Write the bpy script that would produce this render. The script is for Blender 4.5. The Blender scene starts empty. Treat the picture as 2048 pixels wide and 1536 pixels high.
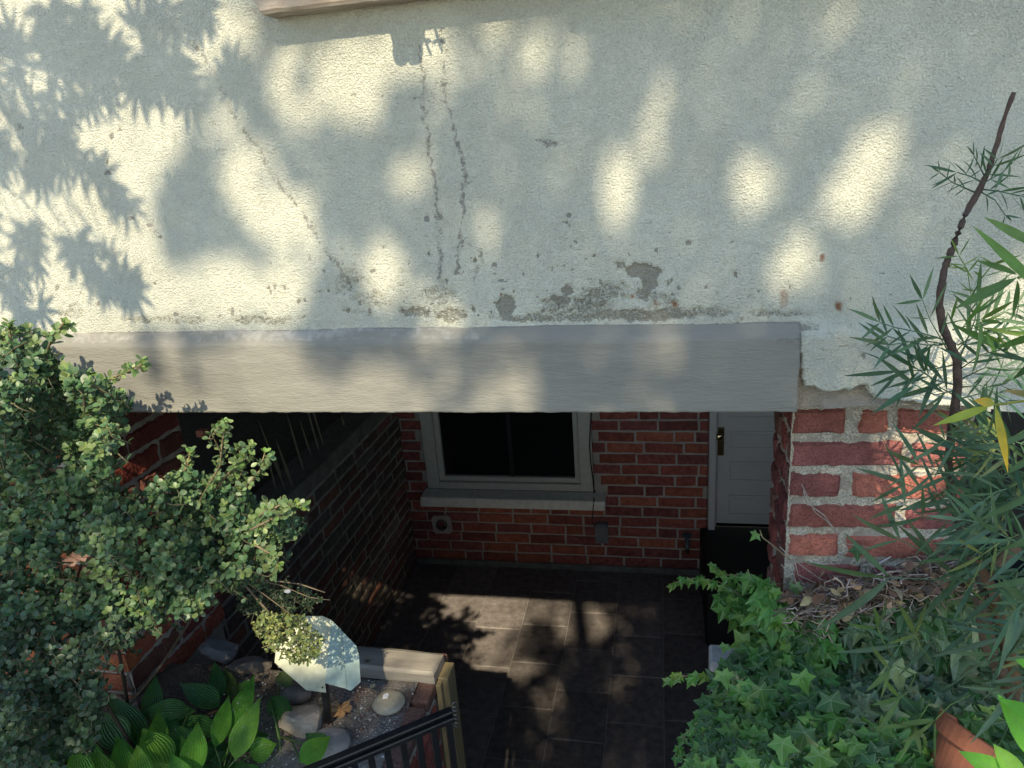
import bpy, math, random
import numpy as np
from mathutils import Vector, Matrix, noise
R = math.radians
random.seed(7); rng = np.random.default_rng(7)
S = bpy.context.scene
col = S.collection
# ------------------------------------------------------------ camera
H = 2.49                                   # eye above the paved floor of the areaway
FPX = 1440.55
CM = np.array([[0.9795873623962144, 0.1876949956552849, -0.0719665758501158],
               [-0.008345912706133995, -0.3197254689156122, -0.9474734667882757],
               [-0.20084557544225234, 0.9287336610313285, -0.3116325427368201]])   # right, down, forward
cd = bpy.data.cameras.new('camera'); cam = bpy.data.objects.new('camera', cd); col.objects.link(cam)
cd.sensor_width = 36; cd.lens = 36 * FPX / 2048; cd.clip_start = .02; cd.clip_end = 500
mw = Matrix.Identity(4)
for i in range(3):
    mw[i][0] = CM[0][i]; mw[i][1] = -CM[1][i]; mw[i][2] = -CM[2][i]
mw.translation = (0, 0, H); cam.matrix_world = mw
S.camera = cam
# ------------------------------------------------------------ world, sun, exposure
SD = np.array([-.13, 1.0, -.9]); SD /= np.linalg.norm(SD)       # the way the sunlight travels
w = bpy.data.worlds.new('World'); S.world = w; w.use_nodes = True
nt = w.node_tree; bg = nt.nodes['Background']; sky = nt.nodes.new('ShaderNodeTexSky')
sky.sky_type = 'NISHITA'; sky.sun_disc = False; sky.sun_elevation = math.asin(-SD[2])
sky.sun_rotation = math.atan2(-SD[0], -SD[1])
nt.links.new(sky.outputs[0], bg.inputs[0]); bg.inputs[1].default_value = .15; sky.ozone_density = 2.5; sky.air_density = 1.2; sky.dust_density = .6
sl = bpy.data.lights.new('sun', 'SUN'); sl.energy = 3.9; sl.angle = R(.53); sl.color = (1, .84, .59)
so = bpy.data.objects.new('sun', sl); col.objects.link(so)
so.rotation_euler = Vector(SD).to_track_quat('-Z', 'Y').to_euler(); so.location = (1, -4, 7)
S.view_settings.view_transform = 'Standard'; S.view_settings.look = 'None'
S.view_settings.exposure = .95; S.view_settings.gamma = 1
# ------------------------------------------------------------ helpers
O = np.array([0, 0, H])
def ray(px, py): return CM.T @ np.array([px - 1024, py - 768, FPX])
def onY(px, py, Y): d = ray(px, py); return O + d * Y / d[1]
def onZ(px, py, Z): d = ray(px, py); return O + d * (Z - H) / d[2]
def onX(px, py, X): d = ray(px, py); return O + d * X / d[0]
def topx(P):
    c = (np.asarray(P) - O) @ CM.T
    return 1024 + FPX * c[..., 0] / c[..., 2], 768 + FPX * c[..., 1] / c[..., 2]

def tag(o, label=None, cat=None, group=None, kind=None):
    if label: o['label'] = label
    if cat: o['category'] = cat
    if group: o['group'] = group
    if kind: o['kind'] = kind
    return o
def empty(name, loc, label, cat, group=None):
    o = bpy.data.objects.new(name, None); col.objects.link(o); o.location = [float(v) for v in loc]
    o.empty_display_size = .05
    return tag(o, label, cat, group)
class MB:
    def __init__(s): s.v = []; s.f = []; s.c = []; s.u = []; s.m = []
    def add(s, vs, fs, c=(1, 1, 1), uv=None, mat=0):
        n = len(s.v); s.v.extend([tuple(map(float, p)) for p in vs]); s.f.extend([tuple(n + i for i in f) for f in fs])
        s.c.extend([tuple(c)] * len(vs)) if not hasattr(c[0], '__len__') else s.c.extend([tuple(x) for x in c])
        s.u.extend(uv if uv else [(0, 0)] * len(vs)); s.m.extend([mat] * len(fs))
    def box(s, a, b, c=(1, 1, 1), M=None, mat=0):
        x0, y0, z0 = a; x1, y1, z1 = b
        vs = [(x0,y0,z0),(x1,y0,z0),(x1,y1,z0),(x0,y1,z0),(x0,y0,z1),(x1,y0,z1),(x1,y1,z1),(x0,y1,z1)]
        if M is not None: vs = [tuple(M @ Vector(p)) for p in vs]
        s.add(vs, [(0,3,2,1),(4,5,6,7),(0,1,5,4),(1,2,6,5),(2,3,7,6),(3,0,4,7)], c, mat=mat)
    def tube(s, pts, rad, n=6, c=(1, 1, 1), jit=0, mat=0):
        pts = [Vector([float(a) for a in p]) for p in pts]; k = len(pts)
        if not hasattr(rad, '__len__'): rad = [rad] * k
        vs = []; fs = []; up = Vector((.3, .2, 1))
        for i, p in enumerate(pts):
            t = (pts[min(i+1, k-1)] - pts[max(i-1, 0)])
            if t.length < 1e-7: t = Vector((0, 0, 1))
            t.normalize(); a = t.cross(up)
            if a.length < .05: a = t.cross(Vector((1, 0, 0)))
            a.normalize(); b = t.cross(a)
            for j in range(n):
                q = 2 * math.pi * j / n; r = rad[i] * (1 + random.uniform(-jit, jit))
                vs.append(p + a * math.cos(q) * r + b * math.sin(q) * r)
        for i in range(k - 1):
            for j in range(n): fs.append((i*n+j, i*n+(j+1) % n, (i+1)*n+(j+1) % n, (i+1)*n+j))
        fs.append(tuple(range(n))[::-1]); fs.append(tuple((k-1)*n + j for j in range(n)))
        s.add(vs, fs, c, mat=mat)
    def build(s, name, mats, parent=None, smooth=False, bevel=0):
        me = bpy.data.meshes.new(name)
        pts = np.array(s.v)
        if parent is not None: pts = pts - np.array(world_loc(parent))
        me.from_pydata(pts.tolist(), [], s.f)
        a = me.color_attributes.new('Col', 'FLOAT_COLOR', 'POINT')
        cc = np.ones((len(s.v), 4), 'f'); cc[:, :3] = np.array(s.c); a.data.foreach_set('color', cc.ravel())
        uv = me.uv_layers.new(name='UVMap'); li = np.zeros(len(me.loops), 'i'); me.loops.foreach_get('vertex_index', li)
        uv.data.foreach_set('uv', np.array(s.u, 'f')[li].ravel())
        if not isinstance(mats, (list, tuple)): mats = [mats]
        for m in mats: me.materials.append(m)
        if len(mats) > 1: me.polygons.foreach_set('material_index', s.m)
        if smooth: me.polygons.foreach_set('use_smooth', [True] * len(me.polygons))
        me.update()
        o = bpy.data.objects.new(name, me); col.objects.link(o)
        if parent is not None: o.parent = parent
        if bevel:
            b = o.modifiers.new('bevel', 'BEVEL'); b.width = bevel; b.segments = 2; b.limit_method = 'ANGLE'
        return o
def world_loc(o):
    l = Vector(o.location)
    while o.parent: o = o.parent; l = l + Vector(o.location)
    return l
def grid_mesh(name, P, mat, parent=None, cols=None, smooth=True, flip=False, alpha=None):
    """P: (nz, nx, 3) array"""
    nz, nx = P.shape[:2]; v = P.reshape(-1, 3).astype('f')
    if parent is not None: v = v - np.array(world_loc(parent), 'f')
    i = np.arange(nz - 1)[:, None] * nx + np.arange(nx - 1)[None, :]
    q = np.stack([i, i + 1, i + nx + 1, i + nx], -1).reshape(-1, 4)
    if flip: q = q[:, ::-1]
    me = bpy.data.meshes.new(name); me.vertices.add(len(v)); me.vertices.foreach_set('co', v.ravel())
    me.loops.add(q.size); me.loops.foreach_set('vertex_index', q.ravel().astype('i'))
    me.polygons.add(len(q)); me.polygons.foreach_set('loop_start', (np.arange(len(q)) * 4).astype('i'))
    me.polygons.foreach_set('use_smooth', np.full(len(q), smooth))
    me.update(calc_edges=True); me.validate()
    if cols is not None:
        a = me.color_attributes.new('Col', 'FLOAT_COLOR', 'POINT')
        cc = np.ones((len(v), 4), 'f'); cc[:, :3] = cols.reshape(-1, 3); cc[:, 3] = 0 if alpha is None else alpha.ravel(); a.data.foreach_set('color', cc.ravel())
    me.materials.append(mat)
    o = bpy.data.objects.new(name, me); col.objects.link(o)
    if parent is not None: o.parent = parent
    return o
_tabs = {}
def vnoise(x, y, seed=0):
    if seed not in _tabs: _tabs[seed] = np.random.default_rng(seed + 99).random((256, 256))
    T = _tabs[seed]; xi = np.floor(x).astype(int); yi = np.floor(y).astype(int); fx = x - xi; fy = y - yi
    fx = fx*fx*(3-2*fx); fy = fy*fy*(3-2*fy)
    g = lambda a, b: T[a % 256, b % 256]
    return (g(xi, yi)*(1-fx)+g(xi+1, yi)*fx)*(1-fy) + (g(xi, yi+1)*(1-fx)+g(xi+1, yi+1)*fx)*fy
def fbm(x, y, seed=0, o=4):
    t = 0; a = .5; n = 0
    for k in range(o): t = t + a * vnoise(x * 2**k, y * 2**k, seed + k); n += a; a *= .5
    return t / n
# ------------------------------------------------------------ materials
def mat(name, base=(.5, .5, .5), rough=.8, usecol=False, noise_amt=.15, noise_scale=20, bump=0, bump_scale=80, spec=.3,
        metal=0, transl=0, bump2=0, bump2_scale=300, aniso=None, dist=.004, tint2=None, coat=0):
    m = bpy.data.materials.new(name); m.use_nodes = True; N = m.node_tree.nodes; L = m.node_tree.links
    p = N['Principled BSDF']; p.inputs['Roughness'].default_value = rough; p.inputs['Metallic'].default_value = metal
    p.inputs['Specular IOR Level'].default_value = spec
    if coat: p.inputs['Coat Weight'].default_value = coat; p.inputs['Coat Roughness'].default_value = .25
    tc = N.new('ShaderNodeTexCoord'); geo = N.new('ShaderNodeNewGeometry')
    pos = geo.outputs['Position']
    if aniso:
        mp = N.new('ShaderNodeMapping'); mp.inputs['Scale'].default_value = aniso; L.new(pos, mp.inputs[0]); pos = mp.outputs[0]
    if usecol:
        ca = N.new('ShaderNodeVertexColor'); ca.layer_name = 'Col'; c = ca.outputs[0]
        mm = N.new('ShaderNodeMix'); mm.data_type = 'RGBA'; mm.blend_type = 'MULTIPLY'; mm.inputs[0].default_value = 1
        L.new(c, mm.inputs[6]); mm.inputs[7].default_value = (*base, 1); c = mm.outputs[2]
    else:
        rgb = N.new('ShaderNodeRGB'); rgb.outputs[0].default_value = (*base, 1); c = rgb.outputs[0]
    nz = N.new('ShaderNodeTexNoise'); nz.inputs['Scale'].default_value = noise_scale; nz.inputs['Detail'].default_value = 8
    nz.inputs['Roughness'].default_value = .65; L.new(pos, nz.inputs['Vector'])
    if tint2:
        mt = N.new('ShaderNodeMix'); mt.data_type = 'RGBA'; rr = N.new('ShaderNodeValToRGB')
        rr.color_ramp.elements[0].position = .45; rr.color_ramp.elements[1].position = .68
        L.new(nz.outputs[0], rr.inputs[0]); L.new(rr.outputs[0], mt.inputs[0]); L.new(c, mt.inputs[6]); mt.inputs[7].default_value = (*tint2, 1)
        c = mt.outputs[2]
    mr = N.new('ShaderNodeMapRange'); mr.inputs[1].default_value = .3; mr.inputs[2].default_value = .7
    mr.inputs[3].default_value = 1 - noise_amt; mr.inputs[4].default_value = 1 + noise_amt; L.new(nz.outputs[0], mr.inputs[0])
    mx = N.new('ShaderNodeVectorMath'); mx.operation = 'SCALE'; L.new(c, mx.inputs[0]); L.new(mr.outputs[0], mx.inputs['Scale'])
    L.new(mx.outputs[0], p.inputs['Base Color'])
    last = None
    for amt, sc in ((bump, bump_scale), (bump2, bump2_scale)):
        if amt:
            n2 = N.new('ShaderNodeTexNoise'); n2.inputs['Scale'].default_value = sc; n2.inputs['Detail'].default_value = 4
            L.new(pos, n2.inputs['Vector'])
            b = N.new('ShaderNodeBump'); b.inputs['Strength'].default_value = amt; b.inputs['Distance'].default_value = dist
            L.new(n2.outputs[0], b.inputs['Height'])
            if last: L.new(last.outputs[0], b.inputs['Normal'])
            last = b
    if last: L.new(last.outputs[0], p.inputs['Normal'])
    if transl:
        tr = N.new('ShaderNodeBsdfTranslucent'); sc = N.new('ShaderNodeVectorMath'); sc.operation = 'MULTIPLY'
        L.new(mx.outputs[0], sc.inputs[0]); sc.inputs[1].default_value = (1.3, 1.6, .5); L.new(sc.outputs[0], tr.inputs[0])
        ms = N.new('ShaderNodeMixShader'); ms.inputs[0].default_value = transl
        L.new(p.outputs[0], ms.inputs[1]); L.new(tr.outputs[0], ms.inputs[2]); L.new(ms.outputs[0], N['Material Output'].inputs[0])
    m['_c'] = 0
    return m
def speckle(m, sc, lo, amt):
    N = m.node_tree.nodes; L = m.node_tree.links; p = N['Principled BSDF']; c = p.inputs['Base Color'].links[0].from_socket
    g = N.new('ShaderNodeNewGeometry'); n = N.new('ShaderNodeTexNoise'); n.inputs['Scale'].default_value = sc; n.inputs['Detail'].default_value = 2; L.new(g.outputs['Position'], n.inputs['Vector'])
    r = N.new('ShaderNodeMapRange'); r.inputs[1].default_value = lo; r.inputs[2].default_value = lo + .22; r.inputs[3].default_value = 1 - amt; r.inputs[4].default_value = 1.06; L.new(n.outputs[0], r.inputs[0])
    x = N.new('ShaderNodeVectorMath'); x.operation = 'SCALE'; L.new(c, x.inputs[0]); L.new(r.outputs[0], x.inputs['Scale']); L.new(x.outputs[0], p.inputs['Base Color'])
def leafmat(name, rough=.4, transl=.25, vein=0, veincol=(.3, .4, .2), stripes=0, edge=0, edgecol=(.3,.35,.2), bump=.3, spec=.4, spots=0):
    """leaf colour from the mesh, veins / ribs / rims from the leaf's own UV (x: 0 midrib - 1 edge)"""
    m = mat(name, (1, 1, 1), rough, usecol=True, noise_amt=.22, noise_scale=45, transl=transl, spec=spec)
    N = m.node_tree.nodes; L = m.node_tree.links; p = N['Principled BSDF']
    src = p.inputs['Base Color'].links[0].from_socket
    uv = N.new('ShaderNodeUVMap'); sp = N.new('ShaderNodeSeparateXYZ'); L.new(uv.outputs[0], sp.inputs[0])
    c = src
    def mixin(c, fac, colr, blend='MIX'):
        x = N.new('ShaderNodeMix'); x.data_type = 'RGBA'; x.blend_type = blend; L.new(fac, x.inputs[0]); L.new(c, x.inputs[6]); x.inputs[7].default_value = (*colr, 1); return x.outputs[2]
    def rng_(lo, hi, a, b, s):
        r = N.new('ShaderNodeMapRange'); r.inputs[1].default_value = lo; r.inputs[2].default_value = hi; r.inputs[3].default_value = a; r.inputs[4].default_value = b; L.new(s, r.inputs[0]); return r.outputs[0]
    if vein: c = mixin(c, rng_(0, .1, vein, 0, sp.outputs[0]), veincol)
    if edge: c = mixin(c, rng_(.78, 1, 0, edge, sp.outputs[0]), edgecol)
    if stripes:
        mu = N.new('ShaderNodeMath'); mu.operation = 'MULTIPLY'; mu.inputs[1].default_value = stripes; L.new(sp.outputs[0], mu.inputs[0])
        si = N.new('ShaderNodeMath'); si.operation = 'SINE'; L.new(mu.outputs[0], si.inputs[0])
        c = mixin(c, rng_(.6, 1, 0, .22, si.outputs[0]), (.012, .035, .012))
        b = N.new('ShaderNodeBump'); b.inputs['Strength'].default_value = .6; b.inputs['Distance'].default_value = .0015; b.invert = True
        L.new(si.outputs[0], b.inputs['Height']); L.new(b.outputs[0], p.inputs['Normal'])
    if spots:
        g = N.new('ShaderNodeNewGeometry'); v = N.new('ShaderNodeTexVoronoi'); v.inputs['Scale'].default_value = 110; L.new(g.outputs['Position'], v.inputs['Vector'])
        n = N.new('ShaderNodeTexNoise'); n.inputs['Scale'].default_value = 30; L.new(g.outputs['Position'], n.inputs['Vector'])
        a = N.new('ShaderNodeMath'); a.operation = 'MULTIPLY'; L.new(rng_(.10, .22, 1, 0, v.outputs['Distance']), a.inputs[0]); L.new(rng_(.52, .6, 0, spots, n.outputs[0]), a.inputs[1])
        c = mixin(c, a.outputs[0], (.55, .55, .5))
    L.new(c, p.inputs['Base Color'])
    return m
def mask_layer(m, chan, colr, sc, lo, hi, rough=None, amt=1):
    """dirt, mould and rust of the wall: where the painted mask is strong and the grain lets it show"""
    N = m.node_tree.nodes; L = m.node_tree.links; p = N['Principled BSDF']
    c = p.inputs['Base Color'].links[0].from_socket
    ca = N.new('ShaderNodeVertexColor'); ca.layer_name = 'Col'; sp = N.new('ShaderNodeSeparateColor'); L.new(ca.outputs[0], sp.inputs[0])
    g = N.new('ShaderNodeNewGeometry'); n = N.new('ShaderNodeTexNoise'); n.inputs['Scale'].default_value = sc; n.inputs['Detail'].default_value = 6; n.inputs['Roughness'].default_value = .7
    L.new(g.outputs['Position'], n.inputs['Vector'])
    a = N.new('ShaderNodeMath'); a.operation = 'ADD'; L.new(sp.outputs[chan] if chan < 3 else ca.outputs['Alpha'], a.inputs[0]); L.new(n.outputs[0], a.inputs[1])
    r = N.new('ShaderNodeMapRange'); r.inputs[1].default_value = lo; r.inputs[2].default_value = hi; r.inputs[4].default_value = amt; L.new(a.outputs[0], r.inputs[0])
    x = N.new('ShaderNodeMix'); x.data_type = 'RGBA'; L.new(r.outputs[0], x.inputs[0]); L.new(c, x.inputs[6]); x.inputs[7].default_value = (*colr, 1)
    L.new(x.outputs[2], p.inputs['Base Color'])
M = {}
M['stucco'] = mat('stucco', (.61, .628, .53), .92, noise_amt=.13, noise_scale=4, bump=.9, bump_scale=300, bump2=.4, bump2_scale=620, dist=.009, spec=.15)
mask_layer(M['stucco'], 3, (.40, .355, .285), 40, .9, 1.1)
mask_layer(M['stucco'], 0, (.19, .18, .145), 240, .95, 1.12, amt=.72)
mask_layer(M['stucco'], 1, (.12, .11, .115), 230, .99, 1.14, amt=.6)
mask_layer(M['stucco'], 2, (.30, .14, .065), 170, .8, 1.4, amt=.95)
M['beam'] = mat('beam_paint', (.215, .215, .190), .85, noise_amt=.11, noise_scale=14, bump=.38, bump_scale=330, aniso=(.22, 1, 1), bump2=.35, bump2_scale=120, dist=.004, spec=.2)
mask_layer(M['beam'], 0, (.46, .455, .43), 60, .95, 1.3, amt=.6)
mask_layer(M['beam'], 1, (.12, .115, .12), 90, .95, 1.2, amt=.8)
speckle(M['stucco'], 420, .34, .12)
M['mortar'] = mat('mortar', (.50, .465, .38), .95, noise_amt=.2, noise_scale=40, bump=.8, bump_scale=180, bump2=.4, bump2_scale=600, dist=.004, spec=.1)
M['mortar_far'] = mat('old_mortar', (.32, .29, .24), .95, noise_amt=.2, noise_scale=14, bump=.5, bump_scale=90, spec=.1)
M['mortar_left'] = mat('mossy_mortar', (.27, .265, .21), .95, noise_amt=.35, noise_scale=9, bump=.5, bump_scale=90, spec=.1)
M['brick'] = mat('brick', (1, 1, 1), .85, usecol=True, noise_amt=.26, noise_scale=28, bump=.8, bump_scale=160, bump2=.5, bump2_scale=500, dist=.005, spec=.15)
speckle(M['brick'], 260, .30, .4)
speckle(M['mortar'], 330, .36, .45)
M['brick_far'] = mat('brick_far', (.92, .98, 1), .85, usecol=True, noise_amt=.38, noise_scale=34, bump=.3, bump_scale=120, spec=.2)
M['slate'] = mat('slate', (1, 1, 1), .6, usecol=True, noise_amt=.4, noise_scale=26, bump=.35, bump_scale=55, spec=.3, dist=.003)
M['grout'] = mat('grout', (.25, .235, .22), .9)
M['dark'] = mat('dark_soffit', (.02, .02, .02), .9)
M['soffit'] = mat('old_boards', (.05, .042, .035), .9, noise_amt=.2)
M['paint'] = mat('window_paint', (.42, .41, .34), .6, noise_amt=.1, noise_scale=30, bump=.15, bump_scale=80)
M['sillpaint'] = mat('sill_paint', (.60, .58, .50), .6, noise_amt=.15, noise_scale=30, bump=.2)
M['glass'] = mat('dark_glass', (.006, .008, .008), .12, spec=.5, noise_amt=.1)
M['door'] = mat('door_paint', (.45, .43, .39), .5, noise_amt=.06, noise_scale=8)
M['brass'] = mat('tarnished_brass', (.12, .09, .04), .35, metal=.9)
M['steel'] = mat('galvanised_steel', (.35, .36, .36), .45, metal=.7, noise_amt=.2)
M['grey_plastic'] = mat('grey_plastic', (.12, .13, .13), .5)
M['vent'] = mat('vent_plate', (.33, .28, .25), .7, noise_amt=.2, bump=.2)
M['black'] = mat('black_enamel', (.012, .013, .014), .32, spec=.5, noise_amt=.4, noise_scale=60, bump=.25, bump_scale=120, dist=.001, tint2=None)
mask = M['black']
M['sign'] = mat('weathered_sign_paint', (1, 1, 1), .55, usecol=True, noise_amt=.28, noise_scale=30, bump=.12, bump_scale=200, dist=.001)
M['timber'] = mat('grey_timber', (.24, .225, .195), .85, noise_amt=.42, noise_scale=30, aniso=(.12, 1, 1), bump=.5, bump_scale=80, dist=.002)
M['post'] = mat('treated_pine', (.25, .205, .11), .75, noise_amt=.25, noise_scale=40, aniso=(1, 1, .12), bump=.3, bump_scale=80, dist=.002)
M['sill_top'] = mat('weathered_sill_board', (.36, .29, .22), .75, noise_amt=.3, noise_scale=40, aniso=(.2, 1, 1), bump=.4, bump_scale=80, tint2=(.48, .43, .36))
M['soil'] = mat('gritty_soil', (1, 1, 1), .95, usecol=True, noise_amt=.35, noise_scale=90, bump=.9, bump_scale=180, dist=.008, spec=.1)
M['stone'] = mat('stone', (1, 1, 1), .85, usecol=True, noise_amt=.18, noise_scale=35, bump=.45, bump_scale=90, bump2=.2, bump2_scale=400, dist=.003, spec=.2)
M['concrete'] = mat('concrete', (.38, .37, .35), .92, noise_amt=.2, noise_scale=60, bump=.5, bump_scale=150)
M['landing'] = mat('black_landing', (.012, .012, .012), .6)
M['bark'] = mat('bark', (1, 1, 1), .9, usecol=True, noise_amt=.35, noise_scale=120, bump=.8, bump_scale=220, dist=.003)
M['terracotta'] = mat('terracotta', (.30, .11, .06), .8, noise_amt=.15, noise_scale=30, bump=.3, bump_scale=60)
M['dryleaf'] = mat('dry_leaf', (1, 1, 1), .8, usecol=True, noise_amt=.3, noise_scale=60, transl=.2)
M['root'] = mat('dry_root', (1, 1, 1), .9, usecol=True, noise_amt=.3, noise_scale=90)
M['holly'] = leafmat('holly_leaf', rough=.42, transl=.16, vein=.35, veincol=(.2, .3, .1), edge=.5, edgecol=(.22, .30, .14), spec=.4)
M['hosta'] = leafmat('hosta_leaf', rough=.36, transl=.32, stripes=34, spots=.9, spec=.4)
M['ivy'] = leafmat('ivy_leaf', rough=.36, transl=.2, vein=.5, veincol=(.28, .40, .2), spec=.35, spots=.35)
M['narrow'] = leafmat('narrow_leaf', rough=.5, transl=.22, vein=.3, veincol=(.2, .3, .16), spec=.3)
M['canopy'] = leafmat('tree_leaf', rough=.5, transl=.12)
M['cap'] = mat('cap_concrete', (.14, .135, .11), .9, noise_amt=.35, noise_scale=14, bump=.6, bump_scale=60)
M['ground'] = mat('ground_paving', (.22, .21, .19), .9, noise_amt=.2, noise_scale=4, bump=.3)
# ------------------------------------------------------------ the setting
YW = 1.28; YB = 3.82; XL = -1.532; ZS = 1.16
# floor: slate tiles in running columns over a grout bed
fl = MB(); fl.box((-3.0, 1.45, -.05), (1.6, 3.9, -.003), mat=1)
offs = {0: 0.0, 1: .13, 2: .0, 3: .21, 4: .08, 5: .17}
xs0 = .006
for k in range(-12, 7):
    x0 = xs0 + k * .2535; x1 = x0 + .2535
    if x1 < -1.6 or x0 > 1.5: continue
    yo = {-1: 2.613, -2: 2.487, -3: 2.60 + .06}.get(k, 2.35 + .13 * ((k * 7) % 5))
    y = yo - 5 * .305
    while y < 3.9:
        a = max(y, 1.45); b = min(y + .305, 3.9)
        if b - a > .02:
            g = random.uniform(.8, 1.25); cc = (.155 * g, .140 * g, .134 * g); d = .0022
            e = .004; dz = random.uniform(-.001, .001)
            vs = [(x0+d, a+d, -.003), (x1-d, a+d, -.003), (x1-d, b-d, -.003), (x0+d, b-d, -.003),
                  (x0+d+e, a+d+e, dz), (x1-d-e, a+d+e, dz), (x1-d-e, b-d-e, dz), (x0+d+e, b-d-e, dz)]
            fl.add(vs, [(4,5,6,7),(0,1,5,4),(1,2,6,5),(2,3,7,6),(3,0,4,7)], cc)
        y += .305
tag(fl.build('areaway_floor', [M['slate'], M['grout']]), kind='structure')
# soffit above the areaway and the dark sides under the house
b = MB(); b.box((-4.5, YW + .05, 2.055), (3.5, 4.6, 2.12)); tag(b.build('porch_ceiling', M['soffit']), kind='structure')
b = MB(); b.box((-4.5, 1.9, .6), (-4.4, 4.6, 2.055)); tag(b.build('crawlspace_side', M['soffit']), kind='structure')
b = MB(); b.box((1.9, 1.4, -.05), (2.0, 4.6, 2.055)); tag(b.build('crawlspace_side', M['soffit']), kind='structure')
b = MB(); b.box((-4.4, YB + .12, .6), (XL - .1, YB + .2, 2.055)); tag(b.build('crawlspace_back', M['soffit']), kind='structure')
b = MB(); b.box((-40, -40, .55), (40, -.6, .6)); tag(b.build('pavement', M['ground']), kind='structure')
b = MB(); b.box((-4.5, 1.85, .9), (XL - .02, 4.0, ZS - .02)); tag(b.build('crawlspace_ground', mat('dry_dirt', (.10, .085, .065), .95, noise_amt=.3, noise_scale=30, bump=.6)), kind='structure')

# ------------------------------------------------------------ brickwork
def brickwork(name_b, name_m, parent, org, u, n, W, Ht, course=.068, L=.205, joint=.011, seed=1, depth=.05, palette=None, fine=False,
              holes=(), bmat='brick_far', mmat='mortar_far', stagger=.5, recess=.006, rough=.0015, rows=None, mort_step=None):
    """org: lower left corner of the face; u: along the wall; n: outward"""
    rd = random.Random(seed); org = np.array(org, float); u = np.array(u, float); n = np.array(n, float); v = np.array([0, 0, 1.])
    palette = palette or [(.28, .075, .05), (.22, .055, .045), (.33, .10, .06), (.18, .05, .045)]
    mb = MB(); nrow = int(round(Ht / course))
    for r in range(nrow):
        z0 = r * course; z1 = min(z0 + course - joint, Ht)
        if rows and r < len(rows) and rows[r]: cuts = rows[r]
        else:
            x = -L * stagger * (r % 2) - rd.uniform(0, .02); cuts = []
            while x < W:
                l = L * (.5 if rd.random() < .12 else 1) + rd.uniform(-.006, .006)
                cuts.append((x, x + l)); x += l + joint
        for (a, bb) in cuts:
            a = max(a, 0); bb = min(bb, W)
            if bb - a < .02: continue
            cx, cz = (a + bb) / 2, (z0 + z1) / 2
            if any(h[0] - .01 < cx < h[1] + .01 and h[2] < cz < h[3] for h in holes): continue
            for h in holes:        # trim against a hole
                if h[2] < cz < h[3]:
                    if a < h[0] < bb: bb = h[0]
                    if a < h[1] < bb: a = h[1]
            pc = rd.choice(palette); g = rd.uniform(.8, 1.2); c = tuple(q * g for q in pc)
            tilt = rd.uniform(-.0025, .0025); out = rd.uniform(-.0005, .0035)
            if fine: nx, nz = max(4, int((bb - a) / .006)), 10
            else: nx, nz = 6, 3
            P = []; C = []
            o1, o2 = rd.uniform(0, 99), rd.uniform(0, 99)
            for j in range(nz + 1):
                for i in range(nx + 1):
                    s = i / nx; t = j / nz
                    ww = (bb - a); hh = (z1 - z0)
                    x = a + s * ww; z = z0 + t * hh + tilt * (s - .5) * 2
                    ex = min(s, 1 - s) * ww; ez = min(t, 1 - t) * hh
                    rr = .006 if fine else .004
                    k = min(1, min(ex, ez) / rr); corner = 0 if k >= 1 else (1 - math.sqrt(max(0, 1 - (1 - k) ** 2)))
                    q = noise.noise(Vector((x * 30 + o1, z * 30, o2))); q2 = noise.noise(Vector((x * 110 + o1, z * 110, o2)))
                    edge = 1 if (ex < 1e-6 or ez < 1e-6) else 0
                    dx = rough * 1.6 * q * (1 if ex < .01 else 0) * (1 if s > .5 else -1); dz = rough * 1.8 * noise.noise(Vector((x * 55, z * 9 + o2, o1))) if ez < .01 else 0
                    d = out + rough * (q + .6 * q2) - corner * rr * 1.3 - edge * depth * 0
                    P.append(org + u * (x + dx) + v * (z + dz) + n * d)
                    st = 1 + .25 * noise.noise(Vector((x * 18 + o2, z * 24, o1)))
                    C.append(tuple(min(1, cc * st) for cc in c))
            # sides going back
            base = len(P); ring = [i for i in range(nx + 1)] + [(j) * (nx + 1) + nx for j in range(1, nz + 1)] + [nz * (nx + 1) + i for i in range(nx - 1, -1, -1)] + [j * (nx + 1) for j in range(nz - 1, 0, -1)]
            for i in ring: P.append(P[i] - n * depth); C.append(C[i])
            F = [(j*(nx+1)+i, j*(nx+1)+i+1, (j+1)*(nx+1)+i+1, (j+1)*(nx+1)+i) for j in range(nz) for i in range(nx)]
            m_ = len(ring); F += [(ring[i], base + i, base + (i + 1) % m_, ring[(i + 1) % m_]) for i in range(m_)]
            mb.add(P, F, C)
    mb.build(name_b, M[bmat], parent, smooth=False)
    # mortar
    st = mort_step or (.004 if fine else .03)
    nx = int(W / st) + 1; nz = int(Ht / st) + 1
    X, Z = np.meshgrid(np.linspace(0, W, nx), np.linspace(0, Ht, nz))
    amp = .008 if fine else .003
    D = -recess - .002 + amp * .7 * (fbm(X * 60 + seed, Z * 60, seed, 3) - .5) * 2 + amp * .6 * (fbm(X * 220, Z * 220, seed + 5, 2) - .5)
    keep = np.ones_like(X, bool)
    P = org + X[..., None] * u + Z[..., None] * v + D[..., None] * n
    o = grid_mesh(name_m, P, M[mmat], parent, smooth=True, flip=(np.dot(np.cross(u, v), n) < 0))
    if holes:
        import bmesh
        bm = bmesh.new(); bm.from_mesh(o.data); wl = np.array(world_loc(parent)); dl = []
        for f in bm.faces:
            c = np.array(f.calc_center_median()) + wl - org; x = c @ u; z = c[2]
            if any(h[0] < x < h[1] and h[2] < z < h[3] for h in holes if len(h) == 4): dl.append(f)
        bmesh.ops.delete(bm, geom=dl, context='FACES'); bm.to_mesh(o.data); bm.free()

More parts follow.
